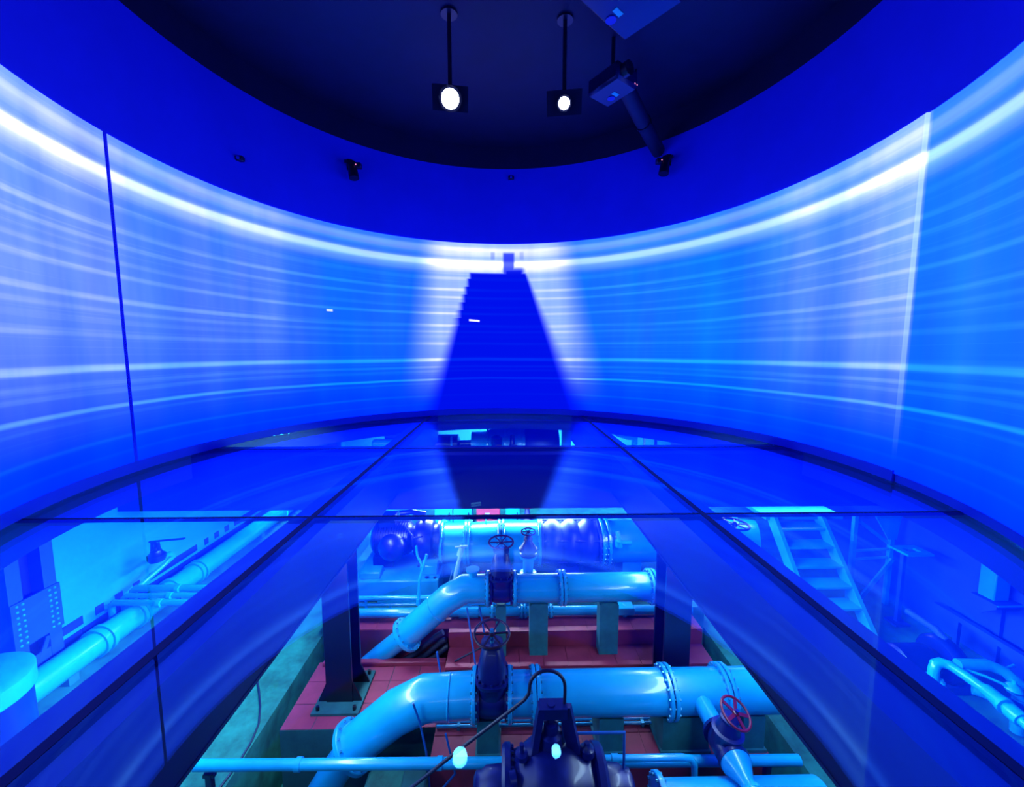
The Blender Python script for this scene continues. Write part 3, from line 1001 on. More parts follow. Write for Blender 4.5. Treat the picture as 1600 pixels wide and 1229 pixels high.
part('yoke', yk, NAVY, t)
part('relief_valve', MB().lathe((px - .02, py + .05, pz + .30), (0, 0, 1), [(0, .10), (.14, .09), (.16, .06), (.24, .06), (.25, .035), (.40, .03)], 24), NAVY, t)
part('vent_plug', MB().lathe((px - .26, py - .02, pz + .30), (0, 0, 1), [(0, .05), (.04, .05), (.05, .02), (.12, .018)], 16), NAVY, t)
part('vent_plug', MB().lathe((px + .27, py + .02, pz + .28), (0, 0, 1), [(0, .06), (.05, .055), (.07, .03), (.10, .02)], 16), NAVY, t)
part('lifting_lug', MB().lathe((px - .36, py - .12, pz + .22), (1, .2, 0), [(0, .06), (.05, .06)], 20), NAVY, t)
part('base', MB().box((px - .40, py - .25, -3.5), (px + .40, py + .25, pz - .2)), NAVY, t)
part('tag_rod', MB().tube([(px + .2, py + .06, pz + .42), (px + .58, py + .05, pz + .43), (px + .585, py + .05, pz + .1)], .011, 10), ROD, t)
nuts = MB()
for k in range(11):
    a = PI * (.1 + .8 * k / 10)
    for xx in (px - .385, px + .345):
        p = (xx, py + math.cos(a) * .26, pz + math.sin(a) * .26)
        nuts.cyl((p[0] - .012, p[1], p[2]), (p[0] + .065, p[1], p[2]), .014, 6)
part('casing_bolts', nuts, NAVY, t, kind='stuff')
hose = [(-1.1, 2.9, -2.3), (-.78, 2.93, -1.985), (-.331, 2.95, -1.625), (.059, 2.95, -1.309), (.16, 2.95, -1.225), (.195, 2.95, -1.17)]
hose += arc((.342, 2.95, -1.115), (1, 0, 0), (0, 0, 1), .142, PI * 1.02, 0, 14)
hose += [(.487, 2.96, -1.19), (.482, 2.965, -1.30)]
single('rod', 'pale blue upright rod carrying the hose loop on the front pump', 'rod', MB().cyl((.48, 2.965, -1.63), (.482, 2.965, -1.28), .016, 12), ROD, (.48, 2.965, -1.63))
single('hose', 'dark hose looping over the navy front pump and trailing to the lower left', 'hose', MB().tube(hose, .0135, 12), CABLE, (.1, 2.9, -1.9))

# branch with small valve at the right end of the front pipe
t = thing('branch_pipe', 'cyan branch pipe with a cone coming towards the viewer from the nearest pipe', 'pipe', (1.92, 3.1, -2.2))
qx, qz = 1.93, -1.86
part('stub', MB().cyl((qx, 3.56, qz), (qx, 3.28, qz), .085, 28), PIPE, t)
part('reducer', MB().lathe((qx, 2.98, qz), (0, -1, 0), [(0, .125), (.02, .125), (.03, .12), (.14, .065), (.2, .06)], 32), PIPE, t)
part('pipe_run', MB().cyl((qx, 2.8, qz), (qx, 2.0, qz), .062, 28), PIPE, t)
part('coupling', MB().lathe((qx, 2.76, qz), (0, -1, 0), [(0, .06), (0, .085), (.03, .09), (.05, .075), (.14, .075), (.16, .09), (.19, .085), (.19, .06)], 28), PIPE, t)
flange(t, (qx, 2.44, qz), (0, 1, 0), .062, .03, 8, .03)
part('hanger', MB().bar((qx, 2.3, qz - .05), (qx, 2.3, -3.5), .04, .04), STEEL, t)
t = thing('gate_valve', 'short navy valve with a tilted red wheel at the right end of the nearest pipe', 'valve', (qx, 3.13, -2.1))
part('body', MB().lathe((qx, 3.28, qz), (0, -1, 0), [(0, .13), (.03, .135), (.035, .10), (.08, .125), (.22, .125), (.265, .10), (.27, .135), (.30, .13)], 32), NAVY, t)
part('bonnet', MB().lathe((qx, 3.13, qz + .05), (.06, -.06, 1), [(0, .12), (.07, .115), (.08, .13), (.11, .13), (.115, .10), (.20, .07), (.21, .075), (.23, .075), (.24, .03)], 28), NAVY, t)
part('stem', MB().cyl((qx + .01, 3.115, qz + .25), (qx + .04, 3.06, qz + .40), .014, 12), NAVY, t)
handwheel(t, (qx + .035, 3.075, qz + .36), (.28, -.42, .9), .125, .011, REDW, 5, wide=.026)

# thin rods and braces round the pipe elbows
for lab, p, q, m_ in (('long thin blue rod leaning past the front handwheel', (-.47, 4.72, -1.62), (-.30, 4.35, -2.39), ROD), ('thin dark rod behind the front handwheel', (-.31, 4.72, -1.62), (-.2, 4.62, -2.2), ROD),
                      ('short blue rod standing behind the bend of the nearest pipe', (-.62, 4.0, -2.38), (-.72, 3.98, -1.62), ROD), ('slanting dark rod on the red floor behind the handwheel', (-.62, 4.66, -2.29), (-.2, 4.60, -2.02), CABLE)):
    pv, qv = Vector(p), Vector(q)
    single('rod', lab, 'rod', MB().cyl(p, q, .011, 10), m_, tuple(pv if pv.z < qv.z else qv))
for lab, pts in (('thin kinked rod hanging below the bend of the nearest pipe', [(-.56, 3.46, -2.04), (-.50, 3.44, -2.3), (-.47, 3.42, -2.42), (-.68, 3.36, -2.62)]),
                 ('pair of thin rods clipped to the bend of the nearest pipe', [(-.86, 3.46, -1.72), (-.80, 3.46, -1.92), (-.74, 3.43, -2.2), (-.70, 3.38, -2.62)])):
    single('rod', lab, 'rod', MB().tube(pts, .010, 10), ROD, pts[-1])
c = MB().tube([(-3.12, 4.9, -2.488), (-3.05, 4.62, -2.488), (-2.92, 4.44, -2.488), (-2.80, 4.26, -2.488), (-2.69, 4.05, -2.488), (-2.645, 3.85, -2.488), (-2.635, 3.62, -2.488), (-2.66, 3.40, -2.488), (-2.70, 3.1, -2.488), (-2.70, 2.6, -2.488)], .011, 8)
single('cable', 'thin dark cable draped over the concrete edge on the left', 'cable', c, CABLE, (-2.65, 3.1, -2.5))
# bundle of dark hoses and a teal kerb in the pit under the slanting pipe
for k in range(3):
    o = MB().tube([(-1.55 + .15 * k, 4.90, -2.60), (-1.15 + .12 * k, 4.90, -2.36 - .03 * k), (-.90 + .07 * k, 4.90, -2.14 - .07 * k), (-.80 + .03 * k, 4.90, -2.08 - .1 * k)], .036, 10)
    single('hose', ('leftmost', 'middle', 'rightmost')[k] + ' dark hose of three lying in the pit under the slanting pipe', 'hose', o, CABLE, (-1.1, 4.92, -2.5), 'hoses in the pit')
t = thing('pit_block', 'teal concrete block in the pit below the bend of the nearest pipe', 'block', (-.95, 3.25, -3.5))
part('block', MB().box((-1.30, 3.0, -3.5), (-.72, 3.5, -2.42), .03), CONC, t)
part('ledge', MB().box((-.95, 3.1, -2.42), (-.72, 3.5, -2.36), .02), CONCD, t)

# ------------------------------------------------------------------ left bay
t = thing('water_main', 'long cyan water pipe along the foot of the left wall', 'pipe', (-5.05, 7, -2.5))
LX, LZ, LR = -5.44, -2.30, .165
part('pipe_run', MB().cyl((LX, 4.08, LZ), (LX, 11.2, LZ), LR, 40), PIPE, t)
for y in (5.05, 5.15, 5.62, 5.68, 6.25, 6.75, 6.85, 9.5, 10.8):
    part('collar', MB().lathe((LX, y, LZ), (0, 1, 0), [(0, LR), (0, LR + .03), (.05, LR + .03), (.05, LR)], 40), PIPE, t)
for y in (4.6, 6.3, 8.5, 10.9):
    part('cradle', MB().box((LX - .14, y, -2.5), (LX + .14, y + .12, LZ - .10)), BLOCK, t)
t = thing('feed_pipe', 'thin cyan pipe between the large pipe and the left wall', 'pipe', (-5.88, 8, -2.5))
part('pipe_run', MB().cyl((-5.88, 4.6, -2.43), (-5.88, 14.6, -2.43), .032, 18), PIPE, t)
for y in (5, 6.4, 7.8, 9.2, 10.6):
    part('bracket', MB().box((-5.9, y, -2.5), (-5.86, y + .04, -2.45)), PIPE2, t)
t = thing('drain_gutter', 'dark gutter between the thin pipe and the large pipe', 'gutter', (-5.7, 8, -2.5))
part('gutter', MB().box((-5.82, 4.3, -2.5), (-5.64, 14.6, -2.48)), SLOT, t)
for k in range(12):
    part('gutter_bar', MB().box((-5.82, 4.6 + k * .8, -2.48), (-5.64, 4.63 + k * .8, -2.47)), PIPE2, t)
struct('trim_4', MB().box((-5.0, 4.05, -2.5), (-3.2, 14.6, -2.46)), PIPE2)
# pipes crossing over the large one, and the valve with a long lever
for k, (lab, y, z_, r_) in enumerate((('upper of the three pipes crossing the large left pipe', 5.90, -2.045, .05), ('middle one of three pipes crossing the large left pipe', 5.74, -2.06, .036), ('nearest of the three pipes crossing the large left pipe', 5.56, -2.055, .042))):
    t = thing('cross_pipe', lab, 'pipe', (-4.6, y, -2.5), 'pipes crossing the left main')
    part('pipe_run', MB().tube([(-5.71, y + .03, -2.45), (-5.70, y + .03, z_ - .05), (-5.64, y + .02, z_), (-3.0, y, z_)], r_, 20), PIPE, t)
    part('collar', MB().cyl((-5.02, y, z_), (-4.96, y, z_), r_ + .014, 20), PIPE, t)
    part('post', MB().bar((-3.4, y, -2.46), (-3.4, y, z_ - .03), .05, .05), PIPE2, t)
t = thing('lever_valve', 'navy valve with a long lever before the bright left wall', 'valve', (-5.5, 6.2, -2.1))
hx, hy, hz = -5.47, 6.12, -1.66
part('leg_pipe', MB().tube([(-5.62, 5.93, -2.03), (-5.52, 6.28, -1.88), (-5.47, 6.42, -1.80), (hx, 6.36, -1.72), (hx, hy, -1.70)], .036, 18), PIPE, t)
part('body', MB().lathe((hx, hy, hz - .07), (0, 0, 1), [(0, .05), (.02, .10), (.06, .12), (.12, .12), (.15, .085), (.19, .07), (.20, .04), (.24, .035)], 28), NAVY, t)
part('yoke', MB().bar((hx - .07, hy, hz + .06), (hx - .05, hy, hz + .25), .022, .04), NAVY, t)
part('yoke', MB().bar((hx + .06, hy, hz + .06), (hx + .04, hy, hz + .25), .022, .04), NAVY, t)
part('stem', MB().cyl((hx, hy, hz + .1), (hx, hy, hz + .28), .018, 12), NAVY, t)
part('lever', MB().bar((hx - .09, hy, hz + .262), (hx + .46, hy, hz + .31), .035, .018), NAVY, t)
# riveted steel post at the left
t = thing('riveted_post', 'dark blue riveted steel post at the far left of the hall', 'post', (-5.86, 4.73, -2.5))
part('channel', MB().box((-5.94, 4.48, -2.5), (-5.74, 4.62, -.47)), WALLD, t)
part('channel', MB().box((-5.94, 4.84, -2.5), (-5.74, 4.98, -.47)), WALLD, t)
part('web', MB().box((-5.93, 4.62, -2.5), (-5.90, 4.84, -.47)), BEAM, t)
sp = part('splice_plate', MB().box((-5.74, 4.47, -1.95), (-5.715, 4.99, -1.38)), WALLD, t)
for y in (4.53, 4.59, 4.87, 4.93):
    rv = MB()
    for k in range(8):
        rv.lathe((-5.716, y, -1.91 + k * .07), (1, 0, 0), [(0, .016), (.007, .013), (.011, .007), (.012, 0)], 10)
    part('rivets', rv, PIPE2, sp, kind='stuff')
part('batten', MB().box((-5.76, 4.62, -2.3), (-5.745, 4.84, -2.15)), WALLD, t)
part('brace', MB().bar((-5.75, 4.63, -2.45), (-5.75, 4.83, -2.0), .015, .05), WALLD, t)
# round tank at the lower left
t = thing('tank', 'round blue tank with a flat lid at the lower left corner', 'tank', (-5.1, 3.4, -2.5))
tx, ty, tr = -4.98, 3.46, .43
part('shell', MB().lathe((tx, ty, -2.5), (0, 0, 1), [(0, tr), (.80, tr), (.81, tr + .015), (.83, tr + .015), (.84, tr)], 56), NAVY, t)
part('lid', MB().lathe((tx, ty, -1.66), (0, 0, 1), [(0, tr), (.0, tr + .03), (.16, tr + .03), (.17, tr + .015), (.17, 0.001)], 56), PIPE2, t)
part('rim', MB().torus((tx, ty, -1.66), (0, 0, 1), tr + .02, .010, 56, 8), PIPE, t)

# ------------------------------------------------------------------ right bay
# steel stair coming down towards the viewer
t = thing('steel_stair', 'steep cyan steel stair with open treads in the right bay', 'stair', (4.6, 5.4, -2.5))
sx0, sx1 = 4.36, 5.14
yb, zb_, yt, zt_ = 4.95, -2.5, 6.12, -1.12
for x in (sx0, sx1):
    part('stringer', MB().prism_x([(yb, zb_), (yb + .2, zb_), (yt + .2, zt_), (yt, zt_ + .05)], x - .03, x + .03), PIPE2, t)
nt_ = 6
for k in range(nt_):
    f_ = (k + .9) / (nt_ + .4)
    y, z_ = yb + (yt - yb) * f_, zb_ + (zt_ - zb_) * f_
    part('tread', MB().box((sx0 + .03, y - .02, z_ - .03), (sx1 - .03, y + .24, z_)), PIPE, t)
part('landing', MB().box((sx0 - .1, 6.2, -1.16), (sx1 + .4, 7.2, -1.10)), PIPE2, t)
t = thing('landing_frame', 'braced cyan steel frame beside the stair', 'frame', (5.4, 5.9, -2.5))
fx0, fx1, fy = 5.44, 6.17, 6.0
part('post', MB().bar((fx0 + .12, fy, -2.5), (fx0 + .12, fy, -1.0), .06, .06), PIPE2, t)
part('post', MB().bar((fx1, fy, -2.5), (fx1, fy, -1.0), .06, .06), PIPE2, t)
part('rail', MB().bar((fx0 + .12, fy, -1.60), (fx1, fy, -1.57), .03, .03), PIPE2, t)
part('rail', MB().bar((fx0 + .12, fy, -1.74), (fx1, fy, -1.71), .03, .03), PIPE2, t)
part('brace', MB().bar((fx0 + .26, fy - .05, -2.38), (fx1, fy - .05, -1.72), .03, .06), PIPE2, t)
part('brace', MB().bar((fx0 + .12, fy + .03, -1.05), (fx1, fy + .03, -1.50), .03, .05), PIPE2, t)
part('plate', MB().prism_y([(fx0 + .4, -1.0), (fx1 + .1, -1.0), (fx1 + .05, -1.4), (fx1 - .08, -1.4)], fy - .04, fy - .02), PIPE2, t)
# valve left of the stair, on a pipe
t = thing('gate_valve', 'round navy valve with a dark handwheel left of the stair', 'valve', (3.85, 6.05, -2.5))
vx, vy, vz = 3.62, 5.98, -1.45
part('bonnet', MB().lathe((vx, vy, vz - .28), (0, 0, 1), [(0, .27), (.04, .28), (.045, .25), (.16, .25), (.26, .20), (.32, .12), (.33, .08), (.42, .075), (.43, .10), (.47, .10), (.48, .04)], 36), NAVY, t)
part('body', MB().cyl((vx, vy, -2.5), (vx, vy, vz - .28), .24, 32), NAVY, t)
part('stem', MB().cyl((vx, vy, vz + .18), (vx, vy, vz + .36), .02, 12), NAVY, t)
handwheel(t, (vx, vy, vz + .32), (.04, -.05, 1), .20, .018, NAVY)
t = thing('valve_pipe', 'cyan flanged pipe behind the round navy valve', 'pipe', (4.0, 6.3, -2.5))
part('pipe_run', MB().cyl((2.95, 6.86, -1.62), (4.3, 6.52, -1.62), .30, 36), PIPE, t)
flange(t, (3.98, 6.60, -1.62), (1.35, -.34, 0), .30, .05, 18, .06)
part('foot', MB().box((3.3, 6.6, -2.5), (3.6, 6.9, -1.85)), BLOCK, t)
# loose flange plate on a trestle
t = thing('flange_plate', 'square cyan plate with a square hole lying on a stand by the frame', 'plate', (5.9, 5.5, -2.5))
part('plate_bar', MB().box((5.72, 5.30, -1.33), (6.10, 5.38, -1.30)), PIPE, t)
part('plate_bar', MB().box((5.72, 5.50, -1.33), (6.10, 5.58, -1.30)), PIPE, t)
part('plate_bar', MB().box((5.72, 5.38, -1.33), (5.82, 5.50, -1.30)), PIPE, t)
part('plate_bar', MB().box((6.00, 5.38, -1.33), (6.10, 5.50, -1.30)), PIPE, t)
part('leg', MB().bar((5.91, 5.54, -2.5), (5.91, 5.54, -1.33), .05, .05), WALLD, t)
part('leg_foot', MB().box((5.8, 5.44, -2.5), (6.02, 5.64, -2.47)), WALLD, t)
t = thing('meter_box', 'upright pale blue meter box on a bracket shelf at the right', 'box', (6.2, 4.7, -2.5))
part('box', MB().box((6.12, 4.60, -1.55), (6.32, 4.78, -1.13), .012), PIPE2, t)
part('lid', MB().prism_x([(4.59, -1.14), (4.79, -1.12), (4.79, -1.10), (4.59, -1.12)], 6.10, 6.34), PIPE, t)
part('shelf', MB().box((6.06, 4.52, -1.60), (6.40, 4.80, -1.55)), WALLD, t)
part('shelf_edge', MB().box((6.06, 4.505, -1.565), (6.40, 4.52, -1.55)), PIPE, t)
part('bracket', MB().prism_x([(4.78, -1.60), (4.54, -1.60), (4.78, -1.82)], 6.2, 6.23), WALLD, t)
part('back_post', MB().bar((6.37, 4.7, -2.5), (6.37, 4.7, -1.6), .05, .05), WALLD, t)
# return-bend pipework in the lower right corner
t = thing('bend_pipe', 'cyan pipe with a swan-neck bend and couplings at the lower right', 'pipe', (4.2, 3.6, -2.5))
bx = [(4.66, 3.93, -2.40), (4.66, 3.93, -1.93), (4.665, 3.935, -1.87), (4.69, 3.945, -1.82), (4.74, 3.94, -1.80), (4.79, 3.90, -1.80), (4.83, 3.80, -1.82), (4.87, 3.6, -1.85), (4.82, 3.2, -1.88), (4.62, 2.3, -1.9)]
part('pipe_run', MB().tube(bx, .048, 24), PIPE, t)
o_ = Vector((4.875, 3.64, -1.845))
d_ = Vector((-.05, -.4, -.03)).normalized()
part('coupling', MB().lathe(o_, d_, [(0, .05), (0, .06), (.04, .064), (.14, .07), (.16, .08), (.19, .08), (.19, .05)], 24), PIPE, t)
part('coupling', MB().lathe(o_ + d_ * .22, d_, [(0, .05), (0, .07), (.02, .074), (.09, .074), (.11, .07), (.11, .05)], 24), PIPE, t)
flange(t, (4.66, 3.93, -1.99), (0, 0, 1), .048, .03, 8, .05)
part('support', MB().cyl((4.66, 3.93, -2.5), (4.66, 3.93, -2.02), .075, 20), PIPE2, t)
t = thing('bend_pipe', 'dimmer side pipe running off behind the swan-neck bend', 'pipe', (4.5, 4.0, -2.5))
part('pipe_run', MB().tube([(4.98, 3.98, -1.86), (5.30, 3.97, -1.86), (5.42, 3.90, -1.89), (5.46, 3.80, -1.96), (5.47, 3.78, -2.48)], .055, 20), PIPE2, t)
part('nozzle', MB().cyl((5.42, 3.92, -1.88), (5.62, 3.98, -1.88), .014, 10), PIPE2, t)
t = thing('bend_pipe', 'cyan pipe end with a bulb at the right edge', 'pipe', (5.2, 3.7, -2.5))
part('pipe_run', MB().tube([(4.92, 3.78, -1.97), (5.25, 3.5, -1.99), (5.9, 2.95, -2.0)], .05, 18), PIPE2, t)
part('bulb', MB().lathe((5.28, 3.72, -1.98), (0, 0, 1), [(0, .0), (.02, .05), (.06, .075), (.10, .05), (.12, .02), (.16, .02)], 20), PIPE, t)
part('thin_line', MB().tube([(4.95, 3.98, -1.88), (5.12, 3.84, -1.88), (5.24, 3.72, -1.9)], .014, 10), PIPE, t)
part('post', MB().bar((5.3, 3.46, -2.5), (5.3, 3.46, -2.04), .05, .05), WALLD, t)
# big dim drum and low pipe beside the beam
t = thing('drum', 'dim navy drum lying below the swan-neck pipe at the lower right', 'drum', (4.6, 3.3, -2.5))
part('drum_shell', MB().lathe((4.66, 3.80, -2.27), (-.12, -1, 0), [(0, .05), (0, .17), (.03, .18), (.06, .17), (1.2, .17), (1.23, .18), (1.26, .17), (1.26, .05)], 40), NAVY, t)
part('cradle', MB().box((4.48, 3.4, -2.5), (4.78, 3.52, -2.40)), BLOCK, t)
t = thing('guard_rail', 'long dim blue rail running along the right bay', 'rail', (5.2, 5, -2.5))
part('rail', MB().bar((6.2, 5.3, -2.05), (6.1, 2.2, -2.05), .07, .07), WALLD, t)
for y in (2.8, 4.0, 5.0):
    part('post', MB().bar((6.1 + (y - 2.2) * .0323, y, -2.5), (6.1 + (y - 2.2) * .0323, y, -2.08), .05, .05), WALLD, t)
t = thing('machine', 'low navy pump set on the dim floor right of the stair', 'pump', (4.9, 4.5, -2.5))
part('motor', MB().lathe((4.75, 4.45, -2.2), (1, 0, 0), [(0, .05), (0, .16), (.03, .19), (.4, .19), (.44, .14), (.5, .14)], 32), NAVY, t)
part('volute', MB().lathe((5.27, 4.45, -2.18), (1, 0, 0), [(0, .1), (0, .24), (.04, .27), (.14, .27), (.18, .24), (.18, .08)], 32), NAVY, t)
part('baseplate', MB().box((4.65, 4.25, -2.5), (5.55, 4.65, -2.38), .01), WALLD, t)
part('discharge', MB().tube([(5.36, 4.45, -2.0), (5.36, 4.45, -1.92), (5.36, 4.55, -1.87), (5.36, 4.9, -1.87)], .04, 18), WALLD, t)

# ------------------------------------------------------------------ far end of the hall, seen under the screen
t = thing('far_main', 'cyan flanged pipe far back in the hall below the dark tower', 'pipe', (.2, 11.2, -2.5))
FY, FZ2 = 11.2, -1.02
part('pipe_run', MB().lathe((-.92, FY, FZ2), (1, 0, 0), [(0, .33), (.4, .34), (.55, .42), (1.5, .42)], 40), PIPE, t)
for x in (-.46, .02, .52):
    flange(t, (x, FY, FZ2), (1, 0, 0), .42, .05, 16, .06)
part('foot', MB().box((-.7, FY - .2, -2.5), (.4, FY + .2, -1.4)), PIPE2, t)
t = thing('far_motor', 'long navy motor coupled to the far cyan pipe on its left', 'motor', (-1.3, 11.2, -2.5))
part('housing', MB().lathe((-2.0, FY, FZ2), (1, 0, 0), [(0, .05), (0, .2), (.05, .26), (.7, .26), (.75, .1), (1.07, .1)], 32), NAVY, t)
part('base', MB().box((-2.0, FY - .3, -2.5), (-1.1, FY + .3, -1.25)), NAVY, t)
part('guard', MB().bar((-1.45, FY - .35, -1.5), (-1.45, FY - .35, -.75), .05, .05), PIPE2, t)
t = thing('far_drum', 'wide navy drum far back right of the cyan pipe', 'drum', (1.1, 11.2, -2.5))
part('drum_shell', MB().lathe((.58, FY, FZ2), (1, 0, 0), [(0, .40), (.05, .44), (.5, .46), (.9, .44), (.95, .40)], 40), RUBBER, t)
part('base', MB().box((.7, FY - .3, -2.5), (1.4, FY + .3, -1.4)), NAVY, t)
for lab, x, top, m_ in (('far navy valve with a red wheel before the far cyan pipe', -.20, -.62, NAVY), ('far small valve on a pale bulb before the far cyan pipe', .22, -.70, PIPE)):
    t = thing('gate_valve', lab, 'valve', (x, 10.52, -2.5))
    part('body', MB().lathe((x, 10.52, -2.5), (0, 0, 1), [(0, .12), (1.2, .12), (1.22, .09), (1.35, .13), (1.45, .13), (1.55, .06)], 24), m_, t)
    part('bonnet', MB().lathe((x, 10.52, -1.0), (0, 0, 1), [(0, .11), (.12, .15 if m_ is NAVY else .07), (.3, .15 if m_ is NAVY else .06), (.36, .05)], 24), NAVY, t)
    handwheel(t, (x + .05, 10.33, -.98), (0, -1, .3), .11, .016, REDW if m_ is NAVY else NAVY)
t = thing('far_post', 'pale cyan post far back at the right of the dark tower reflection', 'post', (1.72, 11, -2.5))
part('post', MB().box((1.62, 10.9, -2.5), (1.86, 11.1, -.47)), PIPE2, t)
part('base_plate', MB().box((1.55, 10.83, -2.5), (1.93, 11.17, -2.46)), PIPE2, t)
t = thing('far_tank', 'small cyan capsule tank far back on the left', 'tank', (-3.75, 12.4, -2.5))
part('shell', MB().lathe((-4.15, 12.4, -1.28), (1, 0, 0), [(0, 0), (.03, .09), (.09, .14), (.62, .14), (.68, .09), (.71, 0)], 24), PIPE, t)
for x in (-4.0, -3.6):
    part('leg', MB().bar((x, 12.4, -2.5), (x, 12.4, -1.38), .05, .05), PIPE2, t)
t = thing('far_cabinet', 'navy cabinet far back left beside the capsule tank', 'cabinet', (-3.2, 13, -2.5))
part('case', MB().box((-3.9, 12.9, -2.5), (-2.2, 13.4, -.5), .02), WALLD, t)
part('door', MB().box((-3.85, 12.88, -2.4), (-3.08, 12.9, -.55)), WALLD, t)
part('door', MB().box((-3.02, 12.88, -2.4), (-2.25, 12.9, -.55)), WALLD, t)
t = thing('far_post', 'dark post far back in the left corner of the hall', 'post', (-5.2, 11.6, -2.5))
part('post', MB().box((-5.65, 11.5, -2.5), (-4.85, 11.8, -.47)), BEAM, t)
part('base_plate', MB().box((-5.72, 11.42, -2.5), (-4.78, 11.88, -2.46)), BEAM, t)
t = thing('far_valve_set', 'pale pipe manifold before the bright far wall on the right', 'pipe', (4.3, 12.6, -2.5))
part('manifold', MB().tube([(3.55, 12.5, -1.0), (3.95, 12.5, -1.12), (4.2, 12.6, -1.15), (4.2, 12.6, -2.5)], .10, 20), PIPE, t)
part('top_plate', MB().box((3.55, 12.4, -1.02), (4.5, 12.8, -.97)), WHITEB, t)
part('side_leg', MB().bar((4.48, 12.5, -2.5), (4.48, 12.5, -1.0), .06, .06), WHITEB, t)
t = thing('gate_valve', 'dark valve standing on the pale far manifold', 'valve', (4.05, 12.6, -.97))
part('body', MB().lathe((4.05, 12.6, -.97), (0, 0, 1), [(0, .10), (.1, .11), (.16, .06), (.32, .03)], 20), NAVY, t)
handwheel(t, (4.05, 12.6, -.66), (0, 0, 1), .09, .012, NAVY)
t = thing('far_lamp_post', 'dark capped stand before the bright far wall on the right', 'stand', (5.0, 12.9, -2.5))
part('pole', MB().tube([(5.0, 12.9, -2.5), (5.0, 12.9, -.85)], .05, 14), NAVY, t)
part('cap', MB().lathe((5.0, 12.9, -.95), (0, 0, 1), [(0, .17), (.2, .15), (.26, .05)], 20), NAVY, t)
part('foot', MB().cyl((5.0, 12.9, -2.5), (5.0, 12.9, -2.45), .2, 20), NAVY, t)

# tube lamps put in out of sight, as fixtures for the hall's area lights
for lab, lo, hi, ax in (('unseen tube lamp under the deep cross beam, middle bay', (-1.5, 6.55, -.955), (1.3, 6.63, -.90), 0), ('unseen tube lamp under the deep cross beam, right bay', (2.3, 6.55, -.955), (5.7, 6.63, -.90), 0),
                        ('unseen tube lamp added on the left flank of the left floor beam', (-2.10, 1.8, -.50), (-2.042, 6.0, -.45), 1), ('unseen tube lamp added on the right flank of the right floor beam', (2.102, 1.8, -.50), (2.16, 6.0, -.45), 1),
                        ('unseen tube lamp added on the back of the deep cross beam', (-5.4, 6.732, -.64), (5.6, 6.80, -.59), 0),
                        ('long unseen tube lamp added at the far end of the hall', (-4.5, 13.15, -.55), (4.5, 13.25, -.48), 0)):
    m0, m1 = (lo[0] + hi[0]) / 2, (lo[1] + hi[1]) / 2
    t = thing('unseen_tube_lamp', lab, 'lamp', (m0, m1, lo[2]))
    part('tray', MB().box((lo[0], lo[1], lo[2] + .012), hi), BLKM, t)
    p, q = ((lo[0] + .05, m1, lo[2]), (hi[0] - .05, m1, lo[2])) if ax == 0 else ((m0, lo[1] + .05, lo[2]), (m0, hi[1] - .05, lo[2]))
    part('tube', MB().cyl(p, q, .015, 12), TUBE, t)


# ------------------------------------------------------------------ things under the ceiling
def lit_projector(label, x, y, z, r):
    t = thing('projector', label, 'projector', (x, y, z))
    tgt = Vector((0, 0, 1.3)) - Vector((x, y, z))
    d = tgt.normalized()
    u = d.cross(Vector((0, 0, 1))).normalized()
    w = u.cross(d)
    c = Vector((x, y, z))
    bm = MB()
    bm.bar(c - d * .75, c - d * .10, .5, .30, w)
    part('case', bm, BLKM, t)
    part('snout', MB().lathe(c - d * .12, d, [(0, r * 1.25), (.12, r * 1.25), (.12, r * 1.05)], 32), BLKM, t)
    part('lens', MB().lathe(c - d * .01, d, [(0, r * 1.02), (.02, r * .9), (.045, r * .55), (.055, 0)], 32), LENS, t, label='bright lit lens')
    top = c - d * .42
    part('ceiling_pole', MB().cyl(top + Vector((0, 0, .1)), (top.x, top.y, ZU + .5), .03, 14), BLKM, t)
    part('ceiling_plate', MB().cyl((top.x, top.y, ZU + .47), (top.x, top.y, ZU + .5), .12, 20), BLKM, t)
    return t


lit_projector('brightest lit projector hanging left of centre under the dark ceiling', -.74, 5.98, 5.06, .125)
lit_projector('smaller lit projector hanging right of centre under the dark ceiling', .86, 6.05, 5.06, .08)


def dark_projector(label, c, yaw, size, tag_at):
    """unlit projector, case turned by yaw, with a green tag on its underside"""
    t = thing('projector', label, 'projector', c)
    x, y, z = c
    sx, sy, sz = size
    ca, sa = math.cos(yaw), math.sin(yaw)

    def rot(mb):
        mb.v = [(x + a * ca - b_ * sa, y + a * sa + b_ * ca, z + c_) for a, b_, c_ in mb.v]
        return mb
    part('case', rot(MB().box((-sx / 2, -sy / 2, 0), (sx / 2, sy / 2, sz), .04)), CASE, t)
    part('lens', rot(MB().lathe((-sx * .2, -sy / 2, sz * .5), (0, -1, 0), [(0, .10), (.10, .10), (.10, .07), (.07, 0)], 24)), BLKM, t)
    part('green_tag', rot(MB().box((tag_at[0] - .07, tag_at[1] - .03, -.006), (tag_at[0] + .05, tag_at[1] + .03, .001))), GREENL, t, label='small green sticker')
    part('vent', rot(MB().lathe((tag_at[0] + .02, tag_at[1] + .11, -.008), (0, 0, 1), [(0, .06), (.01, .06)], 20)), RUBBER, t)
    part('ceiling_pole', rot(MB().cyl((0, 0, sz), (0, 0, ZU + .5 - z), .03, 14)), BLKM, t)
    for k in range(2):
        part('status_light', rot(MB().box((sx * .3 + k * .05, -sy / 2 - .004, .04), (sx * .3 + k * .05 + .018, -sy / 2 + .001, .058))), REDLED, t)
    return t


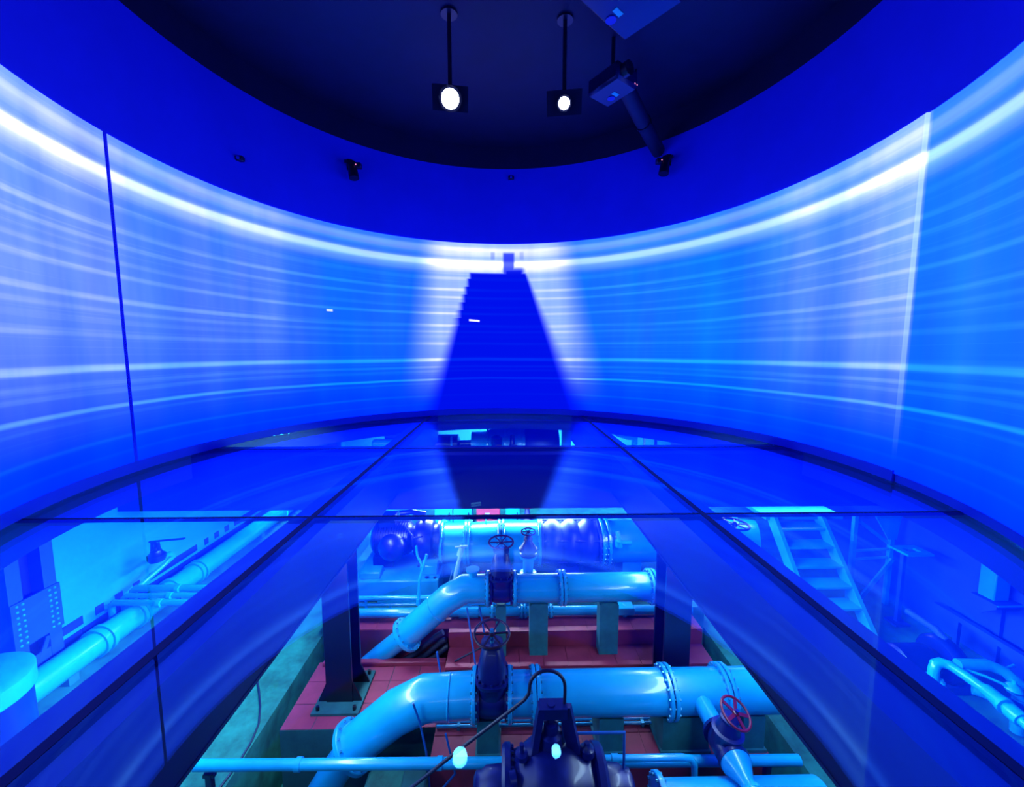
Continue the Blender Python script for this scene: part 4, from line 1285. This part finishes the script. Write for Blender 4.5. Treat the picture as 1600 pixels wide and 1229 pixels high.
dark_projector('dark unlit projector with a green sticker at the top edge of the view', (1.33, 4.55, 5.20), math.radians(40), (.9, .75, .32), (.03, .17))
dark_projector('dark unlit projector beside the smaller lit one', (1.72, 6.75, 5.62), math.radians(35), (.50, .62, .26), (.06, -.02))
t = thing('ceiling_arm', 'thick dark arm reaching from the ceiling projectors to the right spotlight', 'arm', (2.9, 8.3, 5.7))
part('arm', MB().tube([(1.95, 6.95, 5.90), (2.6, 7.9, 5.82), (3.22, 8.75, 5.72)], .13, 20), BLACK, t)
part('strap', MB().lathe((2.6, 7.9, 5.82), (.6, .82, -.1), [(0, .13), (0, .145), (.06, .145), (.06, .13)], 20), BLKM, t)
part('hanger', MB().cyl((2.3, 7.45, 5.88), (2.3, 7.45, ZU + .5), .02, 10), BLKM, t)


def spotlight(label, az, z, lean):
    t = thing('spotlight', label, 'spotlight', cpt(az, R - .12, z))
    c = Vector(cpt(az, R - .17, z))
    e = (Vector(cpt(az, R, z)) - Vector(cpt(az, R - 1, z)))
    s_ = Vector((e.y, -e.x, 0))
    part('wall_bracket', MB().bar(c + e * .19 + Vector((0, 0, .08)), c + Vector((0, 0, .08)), .05, .05).bar(c + e * .185 + Vector((0, 0, -.02)), c + e * .185 + Vector((0, 0, .2)), .16, .02), BLKM, t)
    part('yoke', MB().bar(c - s_ * .14 + Vector((0, 0, .06)), c + s_ * .14 + Vector((0, 0, .06)), .04, .05), BLKM, t)
    d = Vector((0, 0, -1)) + s_ * lean - e * .2
    part('barrel', MB().lathe(c + Vector((0, 0, .10)), d, [(0, .05), (.02, .075), (.16, .08), (.2, .095), (.36, .10), (.36, .08)], 24), BLKM, t)
    part('side_box', MB().box((c.x + .06 if lean > 0 else c.x - .2, c.y - .06, c.z - .04), (c.x + .2 if lean > 0 else c.x - .06, c.y + .06, c.z + .06), .01), BLKM, t)
    part('status_light', MB().box((c.x + .10 if lean > 0 else c.x - .12, c.y - .068, c.z), (c.x + .12 if lean > 0 else c.x - .10, c.y - .059, c.z + .02)), REDLED, t)
    return t


spotlight('small black spotlight on the blue upper wall left of centre', -42.4, 5.36, .05)
spotlight('small black spotlight on the blue upper wall right of centre', 46.6, 5.40, -.03)
for lab, az, z_ in (('tiny dark sensor on the blue upper wall at the left', -67.5, 4.78), ('small dark box on the blue upper wall above the tower', 2.6, 5.72)):
    t = thing('sensor', lab, 'sensor', cpt(az, R, z_))
    x, y, z0 = cpt(az, R - .01, z_)
    part('case', MB().box((x - .065, y - .045, z_ - .04), (x + .065, y + .05, z_ + .04), .012), BLKM, t)
    part('lens', MB().lathe((x, y - .045, z_), (0, -1, 0), [(0, .03), (.015, .025), (.02, 0)], 16), RUBBER, t)
